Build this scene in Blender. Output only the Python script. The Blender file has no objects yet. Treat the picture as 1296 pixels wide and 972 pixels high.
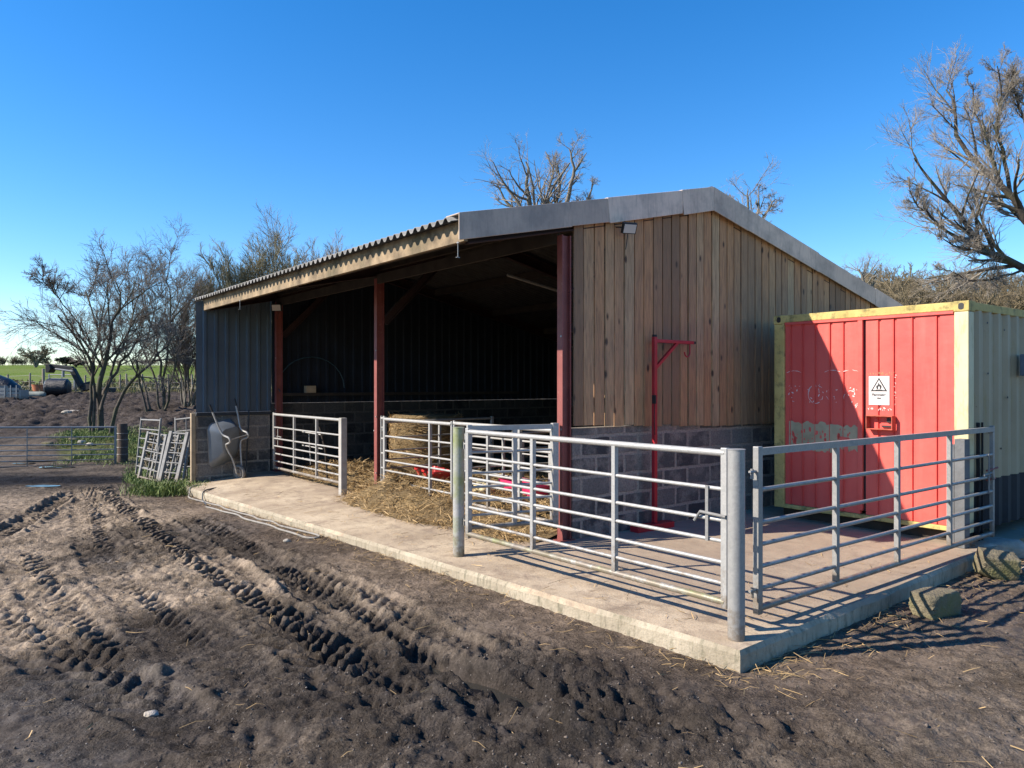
import bpy, math, random
import numpy as np
from mathutils import Vector, Matrix
random.seed(7)
SC = bpy.context.scene
COL = SC.collection
R = math.radians

# ------------------------------------------------------------------ frames
T = (.789, .6144)                       # barn local x (into the barn) in world
O = (.563, 8.145)                       # foot of the near barn column
ANG = math.atan2(T[1], T[0])
F, HZ, CAMZ = 955.0, 485.0, 1.68
def BW(x, y, z=0.0):
    return Vector((O[0]+x*T[0]-y*T[1], O[1]+x*T[1]+y*T[0], z))
def toB(X, Y):
    dx, dy = X-O[0], Y-O[1]
    return dx*T[0]+dy*T[1], -dx*T[1]+dy*T[0]
def PD(u, v, D):                        # survey point: direction u,v seen at distance D
    return Vector(((u-648)/F*D, D, CAMZ-(v-HZ)/F*D))

# ------------------------------------------------------------------ numpy noise
def _h(ix, iy, s):
    n = (ix*374761393 + iy*668265263 + s*974634777) & 0xffffffff
    n = ((n ^ (n >> 13))*1274126177) & 0xffffffff
    return ((n ^ (n >> 16)) & 0xffff)/65535.0
def vn(x, y, s=0):
    x = np.asarray(x, float); y = np.asarray(y, float)
    ix = np.floor(x).astype(np.int64); iy = np.floor(y).astype(np.int64)
    fx = x-ix; fy = y-iy
    fx = fx*fx*fx*(fx*(fx*6-15)+10); fy = fy*fy*fy*(fy*(fy*6-15)+10)
    a = _h(ix, iy, s); b = _h(ix+1, iy, s); c = _h(ix, iy+1, s); d = _h(ix+1, iy+1, s)
    return (a+(b-a)*fx)*(1-fy)+(c+(d-c)*fx)*fy
def fbm(x, y, s=0, o=4):
    t = 0; a = .5; n = 0
    for i in range(o):
        t = t+a*vn(x, y, s+i*17); n += a; a *= .5
        x, y = x*1.93+y*.52, y*1.93-x*.52
    return t/n
def ss(a, b, x):
    t = np.clip((np.asarray(x, float)-a)/(b-a), 0, 1)
    return t*t*(3-2*t)

# ------------------------------------------------------------------ mesh helpers
def new_mesh(name, V, Fq, mat=None, parent=None, smooth=False, M=None):
    me = bpy.data.meshes.new(name)
    me.from_pydata([tuple(v) for v in V], [], Fq)
    me.update()
    if smooth: me.shade_smooth()
    o = bpy.data.objects.new(name, me); COL.objects.link(o)
    for m in (mat if isinstance(mat, (list, tuple)) else [mat]):
        if m: me.materials.append(m)
    if parent: o.parent = parent
    return o
def np_mesh(name, V, Q, mat=None, parent=None, smooth=False, tri=False):
    me = bpy.data.meshes.new(name)
    k = 3 if tri else 4
    V = np.ascontiguousarray(V, dtype=np.float32); Q = np.ascontiguousarray(Q, dtype=np.int32)
    me.vertices.add(len(V)); me.vertices.foreach_set('co', V.ravel())
    me.loops.add(Q.size); me.loops.foreach_set('vertex_index', Q.ravel())
    me.polygons.add(len(Q)); me.polygons.foreach_set('loop_start', np.arange(0, Q.size, k, dtype=np.int32))
    me.update(calc_edges=True)
    if smooth: me.shade_smooth()
    o = bpy.data.objects.new(name, me); COL.objects.link(o)
    if mat: me.materials.append(mat)
    if parent: o.parent = parent
    return o
def vcol(o, arr, name='Col'):
    a = o.data.color_attributes.new(name, 'FLOAT_COLOR', 'POINT')
    c = np.ones((len(o.data.vertices), 4), np.float32); c[:, :3] = arr
    a.data.foreach_set('color', c.ravel())

class MB:
    def __init__(s): s.V = []; s.F = []; s.tint = []
    def _add(s, vs, fs, tint=0.5):
        n = len(s.V); s.V += [Vector(v) for v in vs]; s.F += [[i+n for i in f] for f in fs]
        s.tint += [tint]*len(vs); return s
    def box(s, x0, x1, y0, y1, z0, z1, M=None, tint=.5):
        vs = [(x, y, z) for z in (z0, z1) for y in (y0, y1) for x in (x0, x1)]
        if M is not None: vs = [M @ Vector(v) for v in vs]
        return s._add(vs, [(0,2,3,1),(4,5,7,6),(0,1,5,4),(2,6,7,3),(0,4,6,2),(1,3,7,5)], tint)
    def beam(s, a, b, w, h, up=(0,0,1), tint=.5):
        a = Vector(a); b = Vector(b); d = (b-a).normalized(); up = Vector(up)
        sd = d.cross(up)
        if sd.length < 1e-4: sd = d.cross(Vector((1,0,0)))
        sd.normalize(); u = sd.cross(d)
        vs = [p+sd*(w/2*i)+u*(h/2*j) for p in (a, b) for (i, j) in ((-1,-1),(1,-1),(1,1),(-1,1))]
        return s._add(vs, [(0,1,2,3),(7,6,5,4),(0,4,5,1),(1,5,6,2),(2,6,7,3),(3,7,4,0)], tint)
    def tube(s, pts, r, n=10, caps=True, tint=.5):
        pts = [Vector(p) for p in pts]
        rs = r if isinstance(r, (list, tuple)) else [r]*len(pts)
        base = len(s.V); ref = None; vs = []
        for i, p in enumerate(pts):
            d = (pts[min(i+1, len(pts)-1)]-pts[max(i-1, 0)]).normalized()
            if ref is None:
                ref = d.cross(Vector((0,0,1)))
                if ref.length < .01: ref = d.cross(Vector((1,0,0)))
            ref = (ref-d*ref.dot(d)).normalized(); b = d.cross(ref)
            for k in range(n):
                a = 2*math.pi*k/n
                vs.append(p+(ref*math.cos(a)+b*math.sin(a))*rs[i])
        fs = []
        for i in range(len(pts)-1):
            for k in range(n):
                fs.append((i*n+k, i*n+(k+1) % n, (i+1)*n+(k+1) % n, (i+1)*n+k))
        if caps:
            fs.append(tuple(range(n-1, -1, -1))); m = (len(pts)-1)*n; fs.append(tuple(range(m, m+n)))
        return s._add(vs, fs, tint)
    def prism(s, poly, a0, a1, axis='y', M=None, tint=.5):
        def mk(p, a):
            return {'y': (p[0], a, p[1]), 'x': (a, p[0], p[1]), 'z': (p[0], p[1], a)}[axis]
        vs = [mk(p, a0) for p in poly]+[mk(p, a1) for p in poly]
        if M is not None: vs = [M @ Vector(v) for v in vs]
        n = len(poly)
        fs = [tuple(range(n)), tuple(range(2*n-1, n-1, -1))]
        fs += [(i, i+n, (i+1) % n+n, (i+1) % n) for i in range(n)]
        return s._add(vs, fs, tint)
    def loft(s, rings, cap0=True, cap1=True, tint=.5):
        n = len(rings[0]); vs = [v for r in rings for v in r]; fs = []
        for i in range(len(rings)-1):
            for k in range(n): fs.append((i*n+k, i*n+(k+1) % n, (i+1)*n+(k+1) % n, (i+1)*n+k))
        if cap0: fs.append(tuple(range(n-1, -1, -1)))
        if cap1: m = (len(rings)-1)*n; fs.append(tuple(range(m, m+n)))
        return s._add(vs, fs, tint)
    def build(s, name, mat, parent=None, smooth=False, bevel=0, M=None):
        V = s.V if M is None else [M @ v for v in s.V]
        o = new_mesh(name, V, s.F, mat, parent)
        import bmesh
        bm = bmesh.new(); bm.from_mesh(o.data); bmesh.ops.recalc_face_normals(bm, faces=bm.faces); bm.to_mesh(o.data); bm.free()
        if len(set(s.tint)) > 1 or s.tint[:1] != [.5]:
            vcol(o, np.repeat(np.array(s.tint)[:, None], 3, 1), 'tint')
        if smooth:
            o.data.shade_smooth()
            try: o.data.set_sharp_from_angle(angle=R(40))
            except Exception: pass
        if bevel:
            m = o.modifiers.new('bevel', 'BEVEL'); m.width = bevel; m.segments = 2; m.limit_method = 'ANGLE'
        return o
def thing(name, label, cat, loc=(0,0,0), rz=0, group=None):
    o = bpy.data.objects.new(name, None); COL.objects.link(o)
    o.empty_display_size = .2
    o.location = loc; o.rotation_euler = (0, 0, rz); return tag(o, label, cat, group)
def thingB(name, label, cat, x, y, z=0, rz=0, group=None):
    return thing(name, label, cat, BW(x, y, z), ANG+rz, group)
def tag(o, label, cat, group=None, kind=None):
    if label: o['label'] = label
    if cat: o['category'] = cat
    if group: o['group'] = group
    if kind: o['kind'] = kind
    return o

# ------------------------------------------------------------------ materials
class NT:
    def __init__(s, name):
        s.m = bpy.data.materials.new(name); s.m.use_nodes = True
        s.n = s.m.node_tree.nodes; s.l = s.m.node_tree.links
        s.b = s.n['Principled BSDF']; s.b.inputs['Roughness'].default_value = .8
        s.tc = s.n.new('ShaderNodeTexCoord')
    def node(s, t, **kw):
        n = s.n.new(t)
        for k, v in kw.items(): setattr(n, k, v)
        return n
    def set(s, sock, v):
        if hasattr(v, 'is_output') or hasattr(v, 'links'): s.l.new(v, sock)
        elif isinstance(v, (tuple, list)) and len(v) == 3 and len(sock.default_value) == 4: sock.default_value = (*v, 1)
        else: sock.default_value = v
    def mapping(s, sc=(1,1,1), src=None):
        n = s.node('ShaderNodeMapping'); n.inputs['Scale'].default_value = sc
        s.l.new(src or s.tc.outputs['Object'], n.inputs['Vector']); return n.outputs['Vector']
    def noise(s, scale, detail=4, rough=.55, vec=None, dist=0, color=False):
        n = s.node('ShaderNodeTexNoise')
        n.inputs['Scale'].default_value = scale; n.inputs['Detail'].default_value = detail
        n.inputs['Roughness'].default_value = rough; n.inputs['Distortion'].default_value = dist
        s.l.new(vec or s.tc.outputs['Object'], n.inputs['Vector'])
        return n.outputs['Color' if color else 'Fac']
    def ramp(s, fac, stops):
        n = s.node('ShaderNodeValToRGB'); e = n.color_ramp.elements
        while len(e) < len(stops): e.new(.5)
        for el, (p, c) in zip(e, stops):
            el.position = p; el.color = (*c, 1) if isinstance(c, (tuple, list)) else (c, c, c, 1)
        s.l.new(fac, n.inputs[0]); return n.outputs['Color']
    def mix(s, fac, a, b, mode='MIX'):
        n = s.node('ShaderNodeMix', data_type='RGBA', blend_type=mode)
        s.set(n.inputs[0], fac); s.set(n.inputs[6], a); s.set(n.inputs[7], b); return n.outputs[2]
    def math(s, op, a, b=0.0):
        n = s.node('ShaderNodeMath', operation=op); s.set(n.inputs[0], a); s.set(n.inputs[1], b); return n.outputs[0]
    def attr(s, name):
        return s.node('ShaderNodeAttribute', attribute_name=name).outputs['Color']
    def col(s, v): s.set(s.b.inputs['Base Color'], v)
    def rough(s, v): s.set(s.b.inputs['Roughness'], v)
    def bump(s, h, dist=.01, strength=1.0):
        n = s.node('ShaderNodeBump'); n.inputs['Distance'].default_value = dist; n.inputs['Strength'].default_value = strength
        s.l.new(h, n.inputs['Height'])
        s.l.new(n.outputs['Normal'], s.b.inputs['Normal'])
def plain(name, c, rough=.7, metal=0, var=.25, scale=6, bump=0, dirt=None, dirt_amt=.5, bscale=None):
    t = NT(name); f = t.noise(scale, 5)
    lo = tuple(x*(1-var) for x in c); hi = tuple(min(1, x*(1+var)) for x in c)
    k = t.ramp(f, [(.3, lo), (.7, hi)])
    if dirt:
        g = t.noise(scale*.37, 6, .65)
        k = t.mix(t.ramp(g, [(.5, 0.0), (.68, dirt_amt)]), k, dirt)
    t.col(k); t.rough(rough); t.b.inputs['Metallic'].default_value = metal
    if bump: t.bump(t.noise(bscale or scale*8, 4), bump)
    return t.m

def m_galv(name, c=.52, green=0.0, metal=.25, r0=.38, r1=.6):
    t = NT(name); v = t.node('ShaderNodeTexVoronoi'); v.inputs['Scale'].default_value = 70
    t.l.new(t.tc.outputs['Object'], v.inputs['Vector'])
    k = t.ramp(v.outputs['Color'], [(0, (c*.87, c*.86, c*.82)), (1, (c*1.1, c*1.07, c*1.01))])
    k = t.mix(t.ramp(t.noise(7, 6, .7), [(.5, 0.0), (.75, .45)]), k, (c*.55, c*.53, c*.5))
    if green:
        k = t.mix(t.ramp(t.noise(3.1, 5, .6), [(.42, 0.0), (.62, green)]), k, (.22, .25, .06))
    sx_ = t.node('ShaderNodeSeparateXYZ'); t.l.new(t.tc.outputs['Object'], sx_.inputs[0])
    low = t.ramp(t.math('ADD', t.math('MULTIPLY', sx_.outputs[2], -1.6), t.math('MULTIPLY', t.noise(11, 6, .75), 1.5)), [(.42, 0.0), (.72, .8)])
    k = t.mix(low, k, (.17, .13, .09))
    t.col(k); t.b.inputs['Metallic'].default_value = metal
    t.rough(t.ramp(t.noise(14, 4), [(.3, r0), (.7, r1)])); t.bump(t.noise(60, 3), .0006)
    return t.m
GALV = m_galv('galvanised_steel', .36); GALV_OLD = m_galv('weathered_galvanised_steel', .27)
GALV_MOSS = m_galv('mossy_galvanised_steel', .38, .8); GALV_BRIGHT = m_galv('bright_galvanised_steel', .2, 0, .03, .65, .85); GALV_POST = m_galv('spangled_galvanised_steel', .30)

def m_boards():
    t = NT('larch_boards'); v = t.mapping((9, 9, .8))
    g = t.noise(5, 6, .6, v, .6); tint = t.attr('tint')
    base = t.ramp(tint, [(0, (.24, .138, .072)), (.35, (.39, .225, .115)), (.7, (.49, .255, .115)), (1, (.51, .345, .185))])
    k = t.mix(t.ramp(g, [(.35, .6), (.6, 0.0)]), base, (.16, .095, .055))
    vo = t.node('ShaderNodeTexVoronoi'); vo.inputs['Scale'].default_value = 1.0
    t.l.new(t.mapping((5.5, 5.5, 2.6)), vo.inputs['Vector'])
    k = t.mix(t.ramp(vo.outputs['Distance'], [(.07, .95), (.15, 0.0)]), k, (.045, .025, .015))
    k = t.mix(t.ramp(t.noise(1.3, 5, .6), [(.45, 0.0), (.7, .25)]), k, (.24, .19, .14))
    t.col(k); t.rough(.85); t.bump(g, .004); return t.m
def m_block(name='concrete_blocks', dk=1.0):
    t = NT(name)
    s = t.node('ShaderNodeSeparateXYZ'); t.l.new(t.tc.outputs['Object'], s.inputs[0])
    c = t.node('ShaderNodeCombineXYZ'); t.l.new(t.math('ADD', s.outputs[0], s.outputs[1]), c.inputs[0]); t.l.new(s.outputs[2], c.inputs[1])
    wob = t.node('ShaderNodeVectorMath', operation='MULTIPLY_ADD')
    t.l.new(t.noise(6, 3, color=True), wob.inputs[0]); wob.inputs[1].default_value = (.03, .03, 0); t.l.new(c.outputs[0], wob.inputs[2])
    b = t.node('ShaderNodeTexBrick'); t.l.new(wob.outputs[0], b.inputs['Vector'])
    b.inputs['Scale'].default_value = 1; b.inputs['Brick Width'].default_value = .45; b.inputs['Row Height'].default_value = .225
    b.inputs['Mortar Size'].default_value = .022; b.inputs['Mortar Smooth'].default_value = .25
    b.inputs['Color1'].default_value = (.045, .043, .046, 1); b.inputs['Color2'].default_value = (.24, .215, .19, 1); b.inputs['Mortar'].default_value = (.36, .31, .255, 1)
    k = t.mix(t.ramp(t.noise(3.2, 6, .7), [(.47, 0.0), (.62, .8)]), b.outputs['Color'], (.30, .26, .22))
    k = t.mix(t.ramp(t.noise(45, 3), [(.35, .4), (.6, 0.0)]), k, (.03, .03, .03))
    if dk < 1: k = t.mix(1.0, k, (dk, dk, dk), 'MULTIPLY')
    t.col(k); t.rough(.95)
    h = t.math('ADD', t.math('MULTIPLY', b.outputs['Fac'], -.6), t.math('MULTIPLY', t.noise(50, 5, .7), .8)); t.bump(h, .012); return t.m
def m_roof():
    t = NT('fibre_cement_roof')
    k = t.ramp(t.noise(1.6, 6, .6), [(.3, (.16, .155, .145)), (.7, (.27, .26, .25))])
    k = t.mix(t.ramp(t.noise(9, 6, .7), [(.5, 0.0), (.66, .55)]), k, (.13, .13, .075))
    t.col(k); t.rough(.95); t.bump(t.noise(60, 4), .002); return t.m
def m_verge():
    t = NT('verge_cement'); tint = t.attr('tint')
    k = t.ramp(tint, [(0, (.45, .365, .295)), (1, (.72, .58, .465))])
    k = t.mix(t.ramp(t.noise(2.2, 6, .65), [(.45, 0.0), (.68, .6)]), k, (.2, .185, .17))
    k = t.mix(t.ramp(t.noise(7, 5, .6, t.mapping((6, 6, .7))), [(.5, 0.0), (.75, .35)]), k, (.16, .145, .13))
    t.col(k); t.rough(.9); t.bump(t.noise(70, 4), .001); return t.m
def m_concrete():
    t = NT('concrete_slab')
    k = t.ramp(t.noise(1.1, 7, .62), [(.3, (.26, .195, .130)), (.52, (.43, .34, .235)), (.72, (.54, .445, .315))])
    k = t.mix(t.ramp(t.noise(5.5, 7, .72), [(.5, 0.0), (.68, .75)]), k, (.19, .135, .095))
    k = t.mix(t.ramp(t.noise(38, 4, .7), [(.6, 0.0), (.72, .7)]), k, (.07, .05, .035))
    s = t.node('ShaderNodeSeparateXYZ'); t.l.new(t.tc.outputs['Object'], s.inputs[0])
    for (yy, ww) in ((4.6, .012), (.95, .007), (-1.9, .006)):
        q_ = t.math('ABSOLUTE', t.math('ADD', t.math('ADD', s.outputs[1], -yy), t.math('MULTIPLY', t.noise(2.2, 6, .7), .35)))
        k = t.mix(t.ramp(t.math('MULTIPLY', q_, 10.0), [(ww*5, .75), (ww*11, 0.0)]), k, (.06, .045, .035))
    k = t.mix(t.ramp(t.noise(2.6, 7, .75, t.mapping((1, .45, 1))), [(.52, 0.0), (.66, .6)]), k, (.15, .11, .08))
    k = t.mix(t.ramp(t.noise(90, 3, .8), [(.3, .35), (.5, 0.0)]), k, (.16, .13, .1))
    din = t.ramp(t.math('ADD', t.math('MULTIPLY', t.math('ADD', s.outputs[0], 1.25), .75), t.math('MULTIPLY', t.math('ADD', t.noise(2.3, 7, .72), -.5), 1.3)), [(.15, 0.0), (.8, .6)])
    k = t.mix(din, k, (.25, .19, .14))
    t.col(k); t.rough(.92)
    h = t.math('ADD', t.math('MULTIPLY', t.noise(4, 6, .6), 1.2), t.math('MULTIPLY', t.noise(60, 4), .35)); t.bump(h, .012); return t.m
def m_slabedge():
    t = NT('concrete_slab_edge')
    k = t.ramp(t.noise(2.1, 7, .65), [(.3, (.24, .20, .14)), (.7, (.42, .36, .265))])
    k = t.mix(t.ramp(t.noise(9, 6, .7, t.mapping((2, 2, .6))), [(.5, 0.0), (.66, .7)]), k, (.11, .105, .065))
    t.col(k); t.rough(.95); t.bump(t.noise(30, 5), .01); return t.m
def m_sheet():
    t = NT('slate_blue_sheet')
    k = t.ramp(t.noise(1.5, 5), [(.3, (.048, .072, .098)), (.7, (.066, .098, .128))])
    k = t.mix(t.ramp(t.noise(4, 6, .7, t.mapping((1, 1, .25))), [(.52, 0.0), (.7, .4)]), k, (.09, .09, .09))
    t.col(k); t.rough(.5); return t.m
SHEETD = plain('shaded_navy_sheet', (.008, .012, .02), .95, 0, .3, 2)  # near-black sheet copy: the barn's inner shade is put into its colour
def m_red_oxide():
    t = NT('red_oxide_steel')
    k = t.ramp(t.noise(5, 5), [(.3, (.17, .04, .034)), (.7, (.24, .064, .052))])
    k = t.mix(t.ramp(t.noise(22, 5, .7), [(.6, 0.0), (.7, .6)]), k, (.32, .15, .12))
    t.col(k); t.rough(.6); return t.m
def m_redpaint():
    t = NT('container_red_paint')
    k = t.ramp(t.noise(.9, 6, .6), [(.3, (.60, .062, .052)), (.7, (.70, .115, .088))])
    k = t.mix(t.ramp(t.noise(3, 6, .6, t.mapping((3, 3, .3))), [(.5, 0.0), (.75, .3)]), k, (.72, .17, .135))
    k = t.mix(t.ramp(t.noise(15, 7, .75), [(.66, 0.0), (.72, .8)]), k, (.30, .06, .035))
    t.col(k); t.rough(.5); t.bump(t.noise(6, 3), .004); return t.m
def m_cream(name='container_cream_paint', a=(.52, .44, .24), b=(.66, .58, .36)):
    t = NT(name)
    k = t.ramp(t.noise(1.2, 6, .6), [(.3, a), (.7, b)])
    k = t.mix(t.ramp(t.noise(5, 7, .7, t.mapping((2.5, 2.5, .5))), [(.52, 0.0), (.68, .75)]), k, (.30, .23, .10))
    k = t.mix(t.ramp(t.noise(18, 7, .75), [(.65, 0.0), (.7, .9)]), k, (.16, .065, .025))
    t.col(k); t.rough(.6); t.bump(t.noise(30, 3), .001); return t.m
def m_topbeam():
    t = NT('mossy_yellow_paint')
    k = t.ramp(t.noise(3, 6, .65), [(.3, (.40, .30, .09)), (.7, (.60, .47, .17))])
    k = t.mix(t.ramp(t.noise(8, 7, .7), [(.5, 0.0), (.64, .8)]), k, (.15, .13, .05))
    k = t.mix(t.ramp(t.noise(15, 7, .7), [(.64, 0.0), (.69, .9)]), k, (.2, .07, .03))
    t.col(k); t.rough(.8); t.bump(t.noise(40, 4), .002); return t.m
def m_straw(name='straw', c=(.36, .24, .105)):
    t = NT(name); tint = t.attr('tint')
    k = t.ramp(tint, [(0, tuple(x*.45 for x in c)), (.5, c), (1, tuple(min(.8, x*1.45) for x in c))])
    t.col(k); t.rough(.7); return t.m
def m_mat_straw():
    t = NT('straw_mass')
    k = t.ramp(t.noise(40, 6, .8, t.mapping((1, 2.5, 1)), 1.5), [(.3, (.07, .042, .016)), (.5, (.22, .15, .065)), (.7, (.35, .25, .115))])
    k = t.mix(t.ramp(t.noise(2.5, 4), [(.4, .5), (.6, 0.0)]), k, (.13, .085, .04))
    t.col(k); t.rough(.9); t.bump(t.noise(60, 6, .8), .03); return t.m
def m_bark(name, a, b, green=0):
    t = NT(name); k = t.ramp(t.noise(7, 5, .7), [(.3, a), (.7, b)])
    if green: k = t.mix(t.ramp(t.noise(1.1, 4), [(.45, 0.0), (.6, green)]), k, (.07, .09, .02))
    t.col(k); t.rough(.9); return t.m
def m_ground():
    t = NT('mud_and_pasture'); c = t.attr('Col')
    f = t.noise(9, 8, .7); g = t.noise(70, 6, .75)
    k = t.mix(1.0, c, t.ramp(f, [(.3, .5), (.7, 1.45)]), 'MULTIPLY')
    k = t.mix(1.0, k, t.ramp(g, [(.3, .5), (.7, 1.5)]), 'MULTIPLY')
    vo = t.node('ShaderNodeTexVoronoi'); vo.inputs['Scale'].default_value = 30
    t.l.new(t.tc.outputs['Object'], vo.inputs['Vector'])
    k = t.mix(t.ramp(vo.outputs['Distance'], [(.09, .55), (.16, 0.0)]), k, (.20, .18, .16))
    t.col(k)
    w = t.node('ShaderNodeAttribute', attribute_name='wet').outputs['Fac']
    mr = t.node('ShaderNodeMapRange'); t.l.new(w, mr.inputs[0]); mr.inputs[3].default_value = .92; mr.inputs[4].default_value = .45
    t.rough(mr.outputs[0]); t.l.new(t.math('ADD', t.math('MULTIPLY', w, .25), .05), t.b.inputs['Specular IOR Level'])
    vb = t.node('ShaderNodeTexVoronoi'); vb.inputs['Scale'].default_value = 38
    wv = t.node('ShaderNodeVectorMath', operation='MULTIPLY_ADD'); t.l.new(t.noise(14, 4, color=True), wv.inputs[0]); wv.inputs[1].default_value = (.09, .09, .09); t.l.new(t.tc.outputs['Object'], wv.inputs[2]); t.l.new(wv.outputs[0], vb.inputs['Vector'])
    cr = t.ramp(vb.outputs['Distance'], [(.0, 1.0), (.5, .0)])
    msk = t.ramp(t.noise(2.1, 5, .65), [(.42, .15), (.6, 1.0)])
    h = t.math('ADD', t.math('MULTIPLY', t.noise(26, 7, .75), .8), t.math('ADD', t.math('MULTIPLY', g, .4), t.math('MULTIPLY', cr, .22))); t.bump(t.math('MULTIPLY', h, msk), .045, 1.0); return t.m
def m_water():
    t = NT('puddle_water'); t.col((.03, .028, .024)); t.rough(.03); t.b.inputs['Specular IOR Level'].default_value = .8
    t.bump(t.noise(5, 2), .001); return t.m
BOARD = m_boards(); BLOCK = m_block(); BLOCKD = m_block('shaded_blocks', .35); ROOF = m_roof(); VERGE = m_verge(); CONC = m_concrete(); CONCE = m_slabedge()  # BLOCKD: same blocks with the interior shade multiplied into the colour
SHEET = m_sheet(); OXIDE = m_red_oxide(); REDP = m_redpaint(); CREAM = m_cream(); SIDEP = m_cream('shaded_cream_paint', (.30, .236, .14), (.37, .30, .185)); TOPB = m_topbeam(); STRAW = m_straw()  # SIDEP: the cream paint darkened, side's shade included in the colour
STRAWM = m_mat_straw(); GROUND = m_ground(); WATER = m_water()
TIMBER = plain('sawn_timber', (.36, .27, .17), .85, 0, .35, 5, .003, (.16, .13, .08), .7)
OXIDED = plain('shaded_oxide_steel', (.028, .011, .010), .85)  # red oxide steel with the under-roof shade painted into its colour
TIMBERD = plain('dark_timber', (.038, .029, .022), .9, 0, .3, 5, .003)  # timber colour lowered further to carry the shade under the canopy
HOISTR = plain('crimson_paint', (.36, .012, .022), .45, 0, .2, 5, 0, (.12, .02, .02), .4)
BLACK = plain('black_plastic', (.015, .015, .017), .5); BITUMEN = plain('black_bitumen', (.014, .014, .017), .75)
GREYPL = plain('grey_tray_steel', (.17, .19, .21), .45, .1, .15, 3, 0, (.09, .08, .07), .5)
RUBBER = plain('worn_rubber', (.16, .15, .135), .85); PIPEW = plain('pale_hose', (.23, .21, .18), .6, 0, .2, 9)
PIPED = plain('dark_hose', (.035, .04, .045), .5); STONE = plain('rough_stone', (.16, .135, .085), .95, 0, .4, 6, .02, (.12, .12, .03), .9)
STONEP = plain('pale_stone', (.36, .32, .27), .95, 0, .3, 5, .015, (.16, .15, .07), .5)
POSTG = plain('grey_sleeper', (.115, .12, .125), .8, 0, .3, 4, .004, (.18, .16, .14), .5)
WHITEP = plain('white_sign', (.60, .56, .55), .5, 0, .03, 4); INK = plain('black_ink', (.02, .02, .022), .6, 0, .05)
FLAKE = plain('pale_flakes', (.66, .60, .56), .7); BEIGE = plain('beige_primer', (.40, .35, .22), .7, 0, .15, 6, 0, (.28, .22, .12), .5)
PINK = plain('pink_plastic', (.62, .03, .12), .4); REDPL = plain('red_machine_paint', (.5, .03, .03), .4, 0, .2, 6)
LENS = plain('lamp_glass', (.55, .53, .5), .15, 0, .05, 3); TEAL = plain('teal_pipe', (.015, .05, .07), .5); BLUEPL = plain('blue_pipe', (.02, .16, .38), .4)
DARKM = plain('dark_machine', (.012, .013, .014), .7); WRAP = plain('black_wrap', (.006, .008, .014), .4, 0, .2, 4, .03)
POSTW = plain('old_round_post', (.085, .06, .045), .95, 0, .4, 8, .01); FPOST = plain('fence_timber', (.30, .25, .19), .9)
FELT = plain('capping_timber', (.035, .037, .04), .8); TWINE = plain('twine', (.5, .44, .32), .8)
BARKD = m_bark('dark_bark', (.035, .028, .022), (.085, .07, .055), .35); BARKP = m_bark('pale_bark', (.10, .085, .065), (.22, .195, .16), .2)
TWIG = m_bark('twigs', (.11, .092, .076), (.20, .17, .14)); TWIGP = m_bark('pale_twigs', (.20, .17, .135), (.33, .29, .235))
TWIGG = m_bark('olive_twigs', (.13, .115, .06), (.24, .21, .12))
HEDGE = m_bark('hedge_twigs', (.07, .055, .035), (.14, .11, .07)); WOODB = m_bark('wood_twigs', (.11, .085, .05), (.20, .16, .095))
GRASS = m_straw('grass_blades', (.14, .185, .045)); ROUGHG = m_straw('rough_grass', (.17, .15, .06)); CEDAR = m_bark('evergreen', (.015, .022, .014), (.035, .045, .025))

# ------------------------------------------------------------------ terrain
PLY = [-60, 5, 9, 14, 17, 20, 23, 26, 30, 36, 44, 60, 80, 100, 150, 250, 400, 900, 4000]
PLZ = [-.14, -.14, -.18, -.29, -.42, -.55, -.62, -.36, .1, .5, .93, 1.42, 2.0, 2.75, 4.6, 8.2, 8.6, 6, 0]
PRY = [-60, 30, 60, 100, 160, 230, 400, 900, 4000]
PRZ = [-.14, 0, 2, 6, 17, 30, 34, 30, 0]
def base_h(X, Y):
    l = ss(2.5, -5, X)
    zl = np.interp(Y, PLY, PLZ); zr = np.interp(Y, PRY, PRZ)
    near = -.14*(1-l)+zl*l
    k = ss(-.05, .35, X/np.maximum(Y, 1))
    far = zl*(1-k)+zr*k
    f = ss(14, 40, Y)
    z = near*(1-f)+far*f
    bank = np.exp(-(((X+14.2)/3.2)**2+((Y-25.5)/2.2)**2))*.45
    return z+bank
def UG(u, v, z):                         # survey point on a level z
    D = F*(CAMZ-z)/(v-HZ); return ((u-648)/F*D, D)
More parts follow.
